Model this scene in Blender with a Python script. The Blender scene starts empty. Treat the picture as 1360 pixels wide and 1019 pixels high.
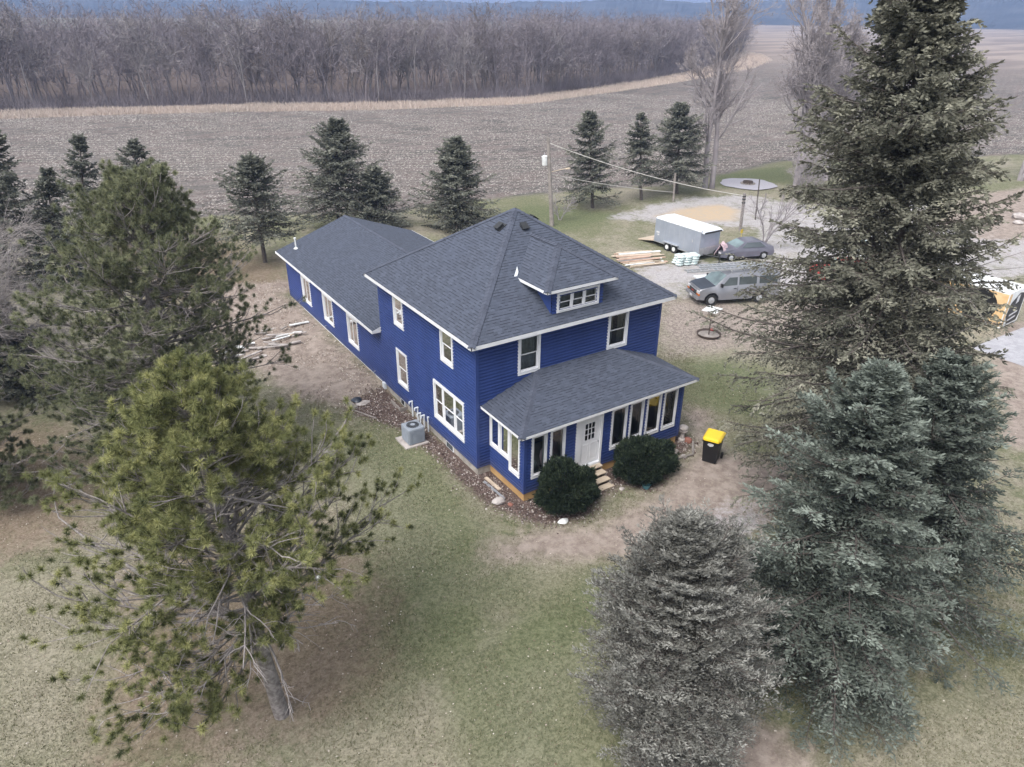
import bpy, bmesh, math, random
import numpy as np
from mathutils import Vector, Matrix
random.seed(7)
RG = np.random.default_rng(11)
S = bpy.context.scene
COL = S.collection
PI = math.pi
G = -0.4                                   # yard level (siding starts at z = 0)

# ------------------------------------------------------------------ camera
CAM = np.array([-12.718, -21.704, 16.926])
YAW, PIT, ROL, FPX = math.radians(33.528), math.radians(-27.321), math.radians(0.689), 963.254
_F = np.array([math.sin(YAW)*math.cos(PIT), math.cos(YAW)*math.cos(PIT), math.sin(PIT)])
_R = np.array([math.cos(YAW), -math.sin(YAW), 0.0]); _U = np.cross(_R, _F)
_R2 = _R*math.cos(ROL)+_U*math.sin(ROL); _U2 = -_R*math.sin(ROL)+_U*math.cos(ROL)
cd = bpy.data.cameras.new('camera'); cam = bpy.data.objects.new('camera', cd); COL.objects.link(cam)
cd.sensor_width = 36; cd.lens = FPX/1360*36; cd.clip_start = .3; cd.clip_end = 9000
m = Matrix(((_R2[0], _U2[0], -_F[0], CAM[0]), (_R2[1], _U2[1], -_F[1], CAM[1]), (_R2[2], _U2[2], -_F[2], CAM[2]), (0, 0, 0, 1)))
cam.matrix_world = m; S.camera = cam
def ray(px, py): return _F*FPX+_R2*(px-680)+_U2*(509.5-py)
def at(px, py, z=G, ax=2):
    d = ray(px, py); return CAM+d*((z-CAM[ax])/d[ax])
def near_axis(px, py, x, y):               # point on the sight ray closest to a vertical axis (used to survey leaning trunks)
    d = ray(px, py); h = d[:2]; t = ((np.array([x, y])-CAM[:2])@h)/(h@h); return CAM+d*t

# ------------------------------------------------------------------ tagging
def tag(o, label=None, cat=None, group=None, kind=None):
    if label: o['label'] = label
    if cat: o['category'] = cat
    if group: o['group'] = group
    if kind: o['kind'] = kind
    return o
def empty(name, loc, rz=0, label=None, cat=None, group=None):
    o = bpy.data.objects.new(name, None); COL.objects.link(o)
    o.location = [float(v) for v in loc]; o.rotation_euler = (0, 0, rz); o.empty_display_size = .2
    return tag(o, label, cat, group)
def copy_tree(o, parent=None):
    c = o.copy(); COL.objects.link(c); c.parent = parent
    for ch in [k for k in COL.objects if k.parent == o]: copy_tree(ch, c)
    return c

# ------------------------------------------------------------------ materials
class NT:
    def __init__(s, name):
        s.m = bpy.data.materials.new(name); s.m.use_nodes = True; s.t = s.m.node_tree
        s.b = s.t.nodes['Principled BSDF']; s.out = s.t.nodes['Material Output']
        s.geo = None
    def n(s, typ, **k):
        nd = s.t.nodes.new(typ)
        for a, v in k.items(): setattr(nd, a, v)
        return nd
    def l(s, a, b): s.t.links.new(a, b)
    def pos(s, obj=False):
        if obj: return s.n('ShaderNodeTexCoord').outputs['Object']
        if s.geo is None: s.geo = s.n('ShaderNodeNewGeometry')
        return s.geo.outputs['Position']
    def noise(s, scale, detail=3, rough=.55, vec=None, obj=False, stretch=None, dist=0):
        nd = s.n('ShaderNodeTexNoise'); nd.inputs['Scale'].default_value = scale; nd.inputs['Detail'].default_value = detail
        nd.inputs['Roughness'].default_value = rough; nd.inputs['Distortion'].default_value = dist
        v = vec if vec is not None else s.pos(obj)
        if stretch:
            mp = s.n('ShaderNodeMapping'); mp.inputs['Scale'].default_value = stretch[0]; mp.inputs['Rotation'].default_value = (0, 0, stretch[1])
            s.l(v, mp.inputs['Vector']); v = mp.outputs['Vector']
        s.l(v, nd.inputs['Vector']); return nd.outputs['Fac']
    def math(s, op, a, b=None, c=None, clamp=False):
        nd = s.n('ShaderNodeMath', operation=op); nd.use_clamp = clamp
        for i, v in enumerate((a, b, c)):
            if v is None: continue
            if isinstance(v, (int, float)): nd.inputs[i].default_value = v
            else: s.l(v, nd.inputs[i])
        return nd.outputs[0]
    def map(s, v, a, b, c=0., d=1.):
        nd = s.n('ShaderNodeMapRange'); nd.interpolation_type = 'SMOOTHSTEP'
        s.l(v, nd.inputs['Value'])
        for i, x in zip(('From Min', 'From Max', 'To Min', 'To Max'), (a, b, c, d)): nd.inputs[i].default_value = x
        return nd.outputs['Result']
    def mix(s, f, a, b, typ='MIX'):
        nd = s.n('ShaderNodeMix', data_type='RGBA', blend_type=typ)
        for i, v in ((0, f), (6, a), (7, b)):
            if isinstance(v, (int, float)): nd.inputs[i].default_value = v
            elif isinstance(v, tuple): nd.inputs[i].default_value = (*v[:3], 1)
            else: s.l(v, nd.inputs[i])
        return nd.outputs[2]
    def attr(s, name, vec=False):
        nd = s.n('ShaderNodeAttribute'); nd.attribute_name = name; return nd.outputs['Vector' if vec else 'Fac']
    def bump(s, h, strength=.5, dist=.02):
        nd = s.n('ShaderNodeBump'); nd.inputs['Strength'].default_value = strength; nd.inputs['Distance'].default_value = dist
        s.l(h, nd.inputs['Height']); s.l(nd.outputs['Normal'], s.b.inputs['Normal'])
    def done(s, col=None, rough=.7, metal=0., spec=None):
        if col is not None:
            if isinstance(col, tuple): s.b.inputs['Base Color'].default_value = (*col[:3], 1)
            else: s.l(col, s.b.inputs['Base Color'])
        s.b.inputs['Roughness'].default_value = rough; s.b.inputs['Metallic'].default_value = metal
        if spec is not None: s.b.inputs['Specular IOR Level'].default_value = spec
        return s.m
def mat(name, a, b=None, scale=6, rough=.7, metal=0, bump=0, bs=40, spec=None):
    t = NT(name); b = b or tuple(x*.75 for x in a)
    col = t.mix(t.map(t.noise(scale, 4, obj=True), .3, .7), a, b)
    if bump: t.bump(t.noise(bs, 3, obj=True), .6, bump)
    return t.done(col, rough, metal, spec)
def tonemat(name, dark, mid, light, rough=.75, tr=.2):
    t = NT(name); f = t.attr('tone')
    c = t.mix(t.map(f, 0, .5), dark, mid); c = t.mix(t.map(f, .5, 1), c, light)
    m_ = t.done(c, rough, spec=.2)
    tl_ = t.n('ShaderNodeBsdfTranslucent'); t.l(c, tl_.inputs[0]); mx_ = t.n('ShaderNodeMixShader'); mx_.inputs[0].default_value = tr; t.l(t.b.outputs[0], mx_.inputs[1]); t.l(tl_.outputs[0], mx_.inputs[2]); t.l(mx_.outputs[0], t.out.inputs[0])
    return m_

M = {}
M['siding'] = mat('blue_siding', (.028, .053, .182), (.022, .043, .150), 1.0, .45)
t = NT('blue_siding_weathered'); c = t.mix(t.map(t.noise(1.1, 4, obj=True), .3, .7), (.034, .063, .218), (.027, .051, .180))
c = t.mix(t.map(t.noise(7, 4, .7, obj=True), .55, .8, 0, .25), c, (.05, .08, .21)); sz = t.n('ShaderNodeSeparateXYZ'); t.l(t.pos(), sz.inputs[0])
c = t.mix(t.math('MULTIPLY', t.map(t.math('ADD', sz.outputs[2], t.math('MULTIPLY', t.noise(2.5, 4), -.5)), -.35, .25, .55, 0), .8), c, (.075, .075, .10)); M['siding'] = t.done(c, .45)
M['white'] = mat('white_trim', (.80, .81, .84), (.72, .73, .76), 2, .45)
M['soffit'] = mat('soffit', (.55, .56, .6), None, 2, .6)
M['block'] = mat('foundation_block', (.42, .39, .35), (.27, .25, .22), 3, .9, bump=.02, bs=20)
M['ply'] = mat('bare_plywood', (.50, .32, .14), (.40, .24, .10), 2, .8)
M['curtain'] = mat('curtain', (.42, .44, .43), (.3, .31, .31), 8, .9)
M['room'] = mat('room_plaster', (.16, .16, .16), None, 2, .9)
M['lumber'] = mat('fresh_lumber', (.56, .47, .37), (.44, .36, .28), 3, .8)
M['greywood'] = mat('weathered_wood', (.30, .27, .25), (.2, .18, .165), 3, .9)
M['bark'] = mat('grey_bark', (.30, .275, .265), (.15, .132, .125), 9, .95, bump=.03, bs=18)
M['twig'] = mat('grey_twig', (.33, .30, .295), (.22, .2, .195), 4, .9)
M['darkbark'] = mat('dark_bark', (.13, .11, .10), (.07, .06, .055), 6, .95, bump=.03, bs=14)
M['farbark2'] = mat('far_bark_pale', (.30, .28, .285), (.19, .17, .175), .25, .95)
M['farbark3'] = mat('far_bark_brown', (.19, .165, .155), (.11, .092, .086), .25, .95)
M['paletwig'] = mat('pale_twig', (.36, .33, .34), (.24, .215, .225), .6, .9)
M['farbark'] = mat('far_bark', (.255, .228, .25), (.125, .108, .118), .22, .95)
M['black'] = mat('black_plastic', (.012, .012, .013), None, 4, .45)
M['yellow'] = mat('yellow_plastic', (.85, .60, .02), (.8, .54, .02), 3, .4)
M['rubber'] = mat('rubber', (.02, .02, .02), None, 4, .85)
M['steel'] = mat('steel', (.55, .57, .6), (.45, .47, .5), 4, .4, .6)
M['acgrey'] = mat('grey_enamel', (.27, .30, .35), (.23, .26, .30), 3, .5)
M['acdark'] = mat('dark_grille', (.03, .032, .035), None, 4, .5)
M['trailer'] = mat('trailer_skin', (.40, .44, .52), (.34, .38, .46), 1.2, .35, .35)
M['trailtop'] = mat('trailer_roof', (.72, .76, .80), (.62, .66, .72), 1.5, .4)
M['vanpaint'] = mat('silver_paint', (.30, .305, .33), (.25, .255, .28), 1, .3, .5)
M['darkpaint'] = mat('dark_hood_paint', (.045, .055, .075), None, 1, .3, .2)
M['carpaint'] = mat('grey_car_paint', (.17, .17, .21), None, 1, .3, .3)
M['autoglass'] = mat('auto_glass', (.05, .06, .065), (.09, .11, .12), .8, .05, spec=.8)
M['windscreen'] = mat('windscreen_glass', (.22, .30, .31), (.10, .13, .14), .6, .06, spec=.9)
M['amber'] = mat('amber_lens', (.55, .16, .03), None, 4, .2)
M['lens'] = mat('clear_lens', (.6, .6, .62), None, 4, .15)
M['plate'] = mat('plate', (.7, .7, .72), None, 4, .5)
M['stone'] = mat('pale_stone', (.48, .44, .42), (.3, .27, .26), 3, .9, bump=.03, bs=10)
M['red'] = mat('red_plastic', (.5, .05, .045), None, 4, .5)
M['teal'] = mat('teal_plastic', (.12, .30, .36), (.09, .24, .30), 4, .5)
M['bagwhite'] = mat('white_plastic_sack', (.66, .73, .72), (.45, .55, .55), 2.4, .5)
M['orangewood'] = mat('orange_board', (.52, .36, .28), (.42, .29, .22), 2, .8)
M['pink'] = mat('pink_cloth', (.66, .52, .55), (.5, .36, .40), 5, .9)
M['orange'] = mat('orange_graphic', (.62, .40, .19), (.72, .52, .30), 2.5, .5)
M['bright'] = mat('bright_white', (.82, .84, .84), None, 2, .4)
M['wire'] = mat('wire', (.55, .53, .50), None, 2, .5)
M['concrete'] = mat('concrete', (.42, .42, .44), (.34, .34, .36), 2, .9)
M['rust'] = mat('rusty_iron', (.10, .075, .06), (.06, .045, .04), 5, .8)
M['redbrick'] = mat('red_masonry', (.28, .12, .09), None, 5, .9)
M['yellowcloth'] = mat('yellow_toy', (.7, .5, .05), None, 5, .6)
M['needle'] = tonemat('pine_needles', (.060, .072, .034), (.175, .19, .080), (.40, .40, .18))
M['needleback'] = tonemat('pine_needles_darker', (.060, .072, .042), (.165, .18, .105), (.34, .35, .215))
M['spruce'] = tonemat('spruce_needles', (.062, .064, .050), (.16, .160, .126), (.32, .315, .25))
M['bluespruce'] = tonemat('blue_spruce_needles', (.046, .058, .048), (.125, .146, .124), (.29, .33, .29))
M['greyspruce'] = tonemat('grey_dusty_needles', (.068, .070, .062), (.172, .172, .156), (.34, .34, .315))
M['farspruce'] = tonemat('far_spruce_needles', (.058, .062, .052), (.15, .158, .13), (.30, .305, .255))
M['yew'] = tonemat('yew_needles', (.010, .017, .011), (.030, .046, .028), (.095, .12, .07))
M['tallgrass'] = tonemat('dry_tall_grass', (.36, .30, .26), (.54, .46, .41), (.70, .63, .58))
M['turf'] = tonemat('turf_blades', (.085, .10, .045), (.19, .185, .11), (.40, .365, .28))
M['litter'] = tonemat('fallen_leaves', (.16, .11, .08), (.36, .30, .25), (.68, .64, .58))
M['stubble'] = tonemat('maize_residue', (.10, .085, .078), (.21, .19, .175), (.46, .43, .405))
M['chips'] = tonemat('mulch_chips', (.07, .045, .04), (.20, .15, .135), (.52, .48, .45))

# glass that lets one look in
t = NT('window_glass'); t.t.nodes.remove(t.b)
tr = t.n('ShaderNodeBsdfTransparent'); tr.inputs[0].default_value = (.72, .76, .77, 1)
gl = t.n('ShaderNodeBsdfGlossy'); gl.inputs['Roughness'].default_value = .03
fr = t.n('ShaderNodeFresnel'); fr.inputs[0].default_value = 1.6
mx = t.n('ShaderNodeMixShader'); t.l(t.math('ADD', fr.outputs[0], .04), mx.inputs[0]); t.l(tr.outputs[0], mx.inputs[1]); t.l(gl.outputs[0], mx.inputs[2])
t.l(mx.outputs[0], t.out.inputs[0]); M['glass'] = t.m

# shingles: UV in metres, u along the eave, v up the slope
t = NT('asphalt_shingles')
uv = t.n('ShaderNodeUVMap'); uv.uv_map = 'UVMap'
br = t.n('ShaderNodeTexBrick'); br.offset = .37; br.offset_frequency = 2; br.squash = 1
for k, v in (('Scale', 1.), ('Mortar Size', .004), ('Mortar Smooth', .3), ('Bias', 0.), ('Brick Width', .2), ('Row Height', .13)): br.inputs[k].default_value = v
br.inputs['Color1'].default_value = (0, 0, 0, 1); br.inputs['Color2'].default_value = (1, 1, 1, 1); br.inputs['Mortar'].default_value = (0, 0, 0, 1)
t.l(uv.outputs[0], br.inputs['Vector'])
br2 = t.n('ShaderNodeTexBrick'); br2.offset = .61; br2.offset_frequency = 3
for k, v in (('Scale', 1.), ('Mortar Size', .0), ('Bias', 0.), ('Brick Width', .16), ('Row Height', .13)): br2.inputs[k].default_value = v
br2.inputs['Color1'].default_value = (0, 0, 0, 1); br2.inputs['Color2'].default_value = (1, 1, 1, 1)
t.l(uv.outputs[0], br2.inputs['Vector'])
sp = t.n('ShaderNodeSeparateXYZ'); t.l(uv.outputs[0], sp.inputs[0])
row = t.math('FRACT', t.math('DIVIDE', sp.outputs[1], .13))
c = t.mix(br.outputs['Color'], (.023, .030, .048), (.062, .076, .110))
c = t.mix(t.math('MULTIPLY', br2.outputs['Color'], .5), c, (.046, .054, .080))
gr = t.noise(90, 2, vec=uv.outputs[0]); c = t.mix(t.map(gr, .35, .7, 0, .5), c, (.125, .14, .18))
lg = t.noise(.5, 3, vec=uv.outputs[0]); c = t.mix(t.map(lg, .3, .75, 0, .4), c, (.066, .080, .118))
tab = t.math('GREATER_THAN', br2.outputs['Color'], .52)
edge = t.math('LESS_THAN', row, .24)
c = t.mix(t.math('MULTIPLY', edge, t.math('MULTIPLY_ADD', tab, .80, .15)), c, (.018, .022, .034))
t.bump(t.math('ADD', t.math('MULTIPLY', row, -1), t.math('MULTIPLY', tab, .5)), .8, .02)
M['shingle'] = t.done(c, .9)
M['cap'] = mat('ridge_cap_shingle', (.074, .085, .118), (.052, .06, .085), 2.5, .9)

# ------------------------------------------------------------------ mesh helpers
class MB:
    """collects faces (with uv) for ONE mesh"""
    def __init__(s): s.v = []; s.f = []; s.uv = []; s.mi = []
    def face(s, pts, uv=None, mi=0):
        n = len(s.v); s.v += [tuple(float(c) for c in p) for p in pts]; s.f.append(tuple(range(n, n+len(pts)))); s.uv.append(uv); s.mi.append(mi); return s
    def box(s, a, b, T=None, bev=0):
        x0, y0, z0 = [min(a[i], b[i]) for i in range(3)]; x1, y1, z1 = [max(a[i], b[i]) for i in range(3)]
        if bev:
            bm = bmesh.new(); bmesh.ops.create_cube(bm, size=1)
            for v in bm.verts: v.co = Vector(((x0+x1)/2+v.co.x*(x1-x0), (y0+y1)/2+v.co.y*(y1-y0), (z0+z1)/2+v.co.z*(z1-z0)))
            bmesh.ops.bevel(bm, geom=bm.edges[:], offset=bev, segments=2, profile=.6, affect='EDGES')
            for f in bm.faces: s.face([(T @ v.co if T else v.co) for v in f.verts])
            bm.free(); return s
        P = [(x0, y0, z0), (x1, y0, z0), (x1, y1, z0), (x0, y1, z0), (x0, y0, z1), (x1, y0, z1), (x1, y1, z1), (x0, y1, z1)]
        if T: P = [T @ Vector(p) for p in P]
        for q in ((0, 3, 2, 1), (4, 5, 6, 7), (0, 1, 5, 4), (1, 2, 6, 5), (2, 3, 7, 6), (3, 0, 4, 7)): s.face([P[i] for i in q])
        return s
    def tube(s, p, q, r0, r1=None, n=10, caps=True):
        p, q = Vector([float(c) for c in p]), Vector([float(c) for c in q]); r1 = r0 if r1 is None else r1; d = (q-p).normalized()
        u = d.orthogonal().normalized(); w = d.cross(u)
        A = [p+(u*math.cos(2*PI*i/n)+w*math.sin(2*PI*i/n))*r0 for i in range(n)]
        B = [q+(u*math.cos(2*PI*i/n)+w*math.sin(2*PI*i/n))*r1 for i in range(n)]
        for i in range(n): j = (i+1) % n; s.face([A[i], A[j], B[j], B[i]])
        if caps: s.face(A[::-1]); s.face(B)
        return s
    def path(s, pts, r, n=8):
        for a, b in zip(pts[:-1], pts[1:]): s.tube(a, b, r, r, n)
        return s
    def lathe(s, prof, c=(0, 0, 0), n=24):
        c = Vector([float(k) for k in c])
        for (r0, z0), (r1, z1) in zip(prof[:-1], prof[1:]):
            for i in range(n):
                a, b = 2*PI*i/n, 2*PI*(i+1)/n
                P = [c+Vector((r0*math.cos(a), r0*math.sin(a), z0)), c+Vector((r0*math.cos(b), r0*math.sin(b), z0)), c+Vector((r1*math.cos(b), r1*math.sin(b), z1)), c+Vector((r1*math.cos(a), r1*math.sin(a), z1))]
                if r0 < 1e-6: P = [P[0], P[2], P[3]]
                elif r1 < 1e-6: P = P[:3]
                s.face(P)
        return s
    def blob(s, c, r, seed=0, jit=.18, flat=1., sub=2):
        bm = bmesh.new(); bmesh.ops.create_icosphere(bm, subdivisions=sub, radius=1); rr = random.Random(seed)
        ph = [rr.uniform(0, 6) for _ in range(6)]
        for v in bm.verts:
            k = 1+jit*(math.sin(v.co.x*3+ph[0])+math.sin(v.co.y*4+ph[1])+math.sin(v.co.z*3+ph[2]))/1.7
            v.co = Vector((c[0]+v.co.x*r[0]*k, c[1]+v.co.y*r[1]*k, c[2]+v.co.z*r[2]*k*flat))
        for f in bm.faces: s.face([v.co for v in f.verts])
        bm.free(); return s
    def prism(s, poly, y0, y1, wf=None):
        """poly in (x,z) extruded along y; wf(x,z)-> half width scale"""
        A = [(x, y0 if wf is None else -wf(x, z), z) for x, z in poly]; B = [(x, y1 if wf is None else wf(x, z), z) for x, z in poly]
        n = len(poly)
        for i in range(n): j = (i+1) % n; s.face([A[i], A[j], B[j], B[i]])
        s.face(A[::-1]); s.face(B); return s
    def build(s, name, mt, parent=None, smooth=False, merge=True):
        me = bpy.data.meshes.new(name); me.from_pydata(s.v, [], s.f)
        uvl = me.uv_layers.new(name='UVMap')
        if any(u for u in s.uv):
            k = 0
            for f, u in zip(s.f, s.uv):
                for i in range(len(f)):
                    if u: uvl.data[k].uv = u[i]
                    k += 1
        for q in (mt if isinstance(mt, list) else [mt]): me.materials.append(M[q] if isinstance(q, str) else q)
        if any(s.mi):
            me.polygons.foreach_set('material_index', s.mi)
        if merge or smooth:
            bm = bmesh.new(); bm.from_mesh(me); bmesh.ops.remove_doubles(bm, verts=bm.verts, dist=.0004)
            bmesh.ops.recalc_face_normals(bm, faces=bm.faces)
            if smooth:
                for f in bm.faces: f.smooth = True
                for e in bm.edges:
                    if len(e.link_faces) == 2 and e.calc_face_angle(0) > .7: e.smooth = False
            bm.to_mesh(me); bm.free()
        o = bpy.data.objects.new(name, me); COL.objects.link(o)
        if parent: o.parent = parent
        return o

class NB:
    """numpy mesh collector for vegetation"""
    def __init__(s): s.V = []; s.T = []; s.Q = []; s.A = []; s.n = 0
    def add(s, V, F, tone):
        V = np.asarray(V, np.float32).reshape(-1, 3); F = np.asarray(F, np.int64)
        tone = np.broadcast_to(np.asarray(tone, np.float32).ravel() if np.ndim(tone) else np.float32(tone), (len(V),)) if np.ndim(tone) == 0 or np.size(tone) != len(V) else np.asarray(tone, np.float32).ravel()
        s.V.append(V); s.A.append(tone); (s.T if F.shape[1] == 3 else s.Q).append(F+s.n); s.n += len(V)
    def tubes(s, P, R, sides=5, tone=.5):
        P = np.asarray(P, float); n, k, _ = P.shape; R = np.broadcast_to(R, (n, k))
        T = np.gradient(P, axis=1); T /= np.linalg.norm(T, axis=2, keepdims=True)+1e-9
        mean = T.mean(1); ref = np.where((np.abs(mean[:, 2]) > .75)[:, None], [[1., 0, 0]], [[0, 0, 1.]])[:, None, :]
        U = np.cross(T, ref); U /= np.linalg.norm(U, axis=2, keepdims=True)+1e-9; W = np.cross(T, U)
        a = np.arange(sides)*2*PI/sides
        V = P[:, :, None, :]+R[:, :, None, None]*(U[:, :, None, :]*np.cos(a)[None, None, :, None]+W[:, :, None, :]*np.sin(a)[None, None, :, None])
        idx = np.arange(n*k*sides).reshape(n, k, sides); nx = np.roll(idx, -1, axis=2)
        F = np.stack([idx[:, :-1], nx[:, :-1], nx[:, 1:], idx[:, 1:]], -1).reshape(-1, 4)
        s.add(V.reshape(-1, 3), F, tone)
    def sliv(s, P, D, w, tone=.5, rng=RG, perp=None):
        """thin triangles from P to P+D"""
        P = P.reshape(-1, 3); D = D.reshape(-1, 3); n = len(P)
        X = np.cross(D, rng.normal(size=(n, 3)) if perp is None else perp); X /= np.linalg.norm(X, axis=1, keepdims=True)+1e-9
        w = np.broadcast_to(w, (n,))[:, None]
        V = np.stack([P-X*w/2, P+X*w/2, P+D], 1); t = np.repeat(np.broadcast_to(tone, (n,)), 3)
        s.add(V.reshape(-1, 3), np.arange(3*n).reshape(-1, 3), t)
    def diam(s, P, D, w, tone=.5, rng=RG):
        P = P.reshape(-1, 3); D = D.reshape(-1, 3); n = len(P)
        X = np.cross(D, rng.normal(size=(n, 3))); X /= np.linalg.norm(X, axis=1, keepdims=True)+1e-9
        w = np.broadcast_to(w, (n,))[:, None]
        V = np.stack([P, P+D*.45+X*w/2, P+D, P+D*.45-X*w/2], 1); t = np.repeat(np.broadcast_to(tone, (n,)), 4)
        s.add(V.reshape(-1, 3), np.arange(4*n).reshape(-1, 4), t)
    def mesh(s, name, mt, smooth=False):
        me = bpy.data.meshes.new(name)
        V = np.concatenate(s.V); T = np.concatenate(s.T) if s.T else np.zeros((0, 3), int); Q = np.concatenate(s.Q) if s.Q else np.zeros((0, 4), int)
        me.vertices.add(len(V)); me.vertices.foreach_set('co', V.ravel())
        me.loops.add(T.size+Q.size); me.loops.foreach_set('vertex_index', np.concatenate([T.ravel(), Q.ravel()]).astype(np.int32))
        me.polygons.add(len(T)+len(Q))
        me.polygons.foreach_set('loop_start', np.concatenate([np.arange(len(T))*3, T.size+np.arange(len(Q))*4]).astype(np.int32))
        if smooth: me.polygons.foreach_set('use_smooth', np.ones(len(T)+len(Q), bool))
        a = me.attributes.new('tone', 'FLOAT', 'POINT'); a.data.foreach_set('value', np.concatenate(s.A).astype(np.float32))
        me.update(calc_edges=True); me.materials.append(M[mt] if isinstance(mt, str) else mt)
        return me
    def build(s, name, mt, parent=None, smooth=False):
        o = bpy.data.objects.new(name, s.mesh(name, mt, smooth)); COL.objects.link(o)
        if parent: o.parent = parent
        return o
def nrm(a): return a/(np.linalg.norm(a, axis=-1, keepdims=True)+1e-9)
def lean(root, top):                        # tilt a thing built along +z so that it grows towards 'top'
    d = Vector([float(c) for c in top])-root.location
    root.rotation_mode = 'QUATERNION'; root.rotation_quaternion = Vector((0, 0, 1)).rotation_difference(d.normalized())
    return d.length

# value noise for terrain
_T = RG.random((64, 64))
def vn(x, y):
    x = np.asarray(x, float); y = np.asarray(y, float); xi = np.floor(x).astype(int); yi = np.floor(y).astype(int); fx = x-xi; fy = y-yi
    fx = fx*fx*(3-2*fx); fy = fy*fy*(3-2*fy); g = lambda a, b: _T[a % 64, b % 64]
    return (g(xi, yi)*(1-fx)+g(xi+1, yi)*fx)*(1-fy)+(g(xi, yi+1)*(1-fx)+g(xi+1, yi+1)*fx)*fy
def fbm(x, y): return (vn(x, y)+.5*vn(x*2+7, y*2+3)+.25*vn(x*4+1, y*4+9))/1.75
def sstep(x, a, b): t = np.clip((x-a)/(b-a), 0, 1); return t*t*(3-2*t)
def height(x, y):
    x = np.asarray(x, float); y = np.asarray(y, float)
    z = G+(fbm(x/5, y/5)-.5)*.12*sstep(np.hypot(x-5, y-5), 8, 16)
    b = sstep(y, 8.2, 10.5)*(1-sstep(y, 25, 29))                    # spoil heaped along the rear wing
    z = z+b*(.36*(1-sstep(np.abs(x+.7), .6, 2.6))+.18*(1-sstep(np.abs(x+3.2+.3*np.sin(y)), .4, 1.5))+.10*(fbm(x*.9, y*.9)-.5)*(1-sstep(np.abs(x+2.5), 2, 5)))
    bed = (1-sstep(np.abs(x+.7), .9, 1.6))*(1-sstep(y, 9, 10))*sstep(y, -3, -2)
    z = z+bed*.05*fbm(x*3, y*3)
    return z
exec_ground = True
# ------------------------------------------------------------------ ground
def lines(a, b, step, far):
    L = list(np.arange(a, b+1e-6, step))
    s = step; x = b
    while x < far: s = min(s*1.13, 200); x += s; L.append(x)
    s = step; x = a; K = []
    while x > -far: s = min(s*1.13, 200); x -= s; K.append(x)
    return np.array(K[::-1]+L)
GX = lines(-24, 62, .4, 3300); GY = lines(-24, 52, .4, 3300)
XX, YY = np.meshgrid(GX, GY); X = XX.ravel(); Y = YY.ravel()
def sdf(poly, x, y):
    P = np.array(poly, float)[:, :2]; n = len(P); d = np.full(x.shape, 1e9); ins = np.zeros(x.shape, bool)
    for i in range(n):
        a, b = P[i], P[(i+1) % n]; e = b-a; wx, wy = x-a[0], y-a[1]
        t = np.clip((wx*e[0]+wy*e[1])/(e@e+1e-12), 0, 1); d = np.minimum(d, (wx-e[0]*t)**2+(wy-e[1]*t)**2)
        c = ((a[1] <= y) & (b[1] > y)) | ((b[1] <= y) & (a[1] > y))
        ins ^= c & (x < (b[0]-a[0])*(y-a[1])/(b[1]-a[1]+1e-12)+a[0])
    d = np.sqrt(d); return np.where(ins, d, -d)
def W(*px): return [at(a, b)[:2] for a, b in px]
EDGE = W((0, 158), (170, 152), (340, 148), (500, 146), (700, 138), (850, 117), (950, 101), (1000, 90), (1022, 80))      # far edge of the stubble field, survey points
EDGE_IN = W((0, 150), (170, 144.5), (340, 140.5), (500, 138), (700, 130.5), (850, 109), (935, 91), (965, 80), (985, 68))      # foot of the wood
HOOK = W((1022, 80), (1010, 73), (985, 68))
L0 = np.array(EDGE[0])+np.array([-160, 60.]); LI = np.array(EDGE_IN[0])+np.array([-160, 60.])
FAR1, FAR2 = np.array([3200., 1500.]), np.array([900., 1500.])
far_r = W((985, 68))[0]; dirr = far_r-CAM[:2]; dirr /= np.linalg.norm(dirr)
WOODEND = far_r+dirr*260
near = W((-60, 330), (0, 318), (150, 300), (300, 286), (520, 283), (600, 268), (680, 262), (780, 252), (900, 245), (960, 232), (1040, 214), (1200, 212), (1360, 205))
FIELD = [np.array([-260., 70.])]+near+[np.array([250., -100.]), np.array([3200., -400.]), FAR1, FAR2, WOODEND, far_r]+HOOK[1:2]+EDGE[::-1]+[L0]
STRIP = [L0]+EDGE+[HOOK[1]]+EDGE_IN[::-1]+[LI]
WOOD = [LI]+EDGE_IN+[WOODEND, WOODEND+np.array([-60, 200.]), np.array([-500., 700.])]
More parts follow.
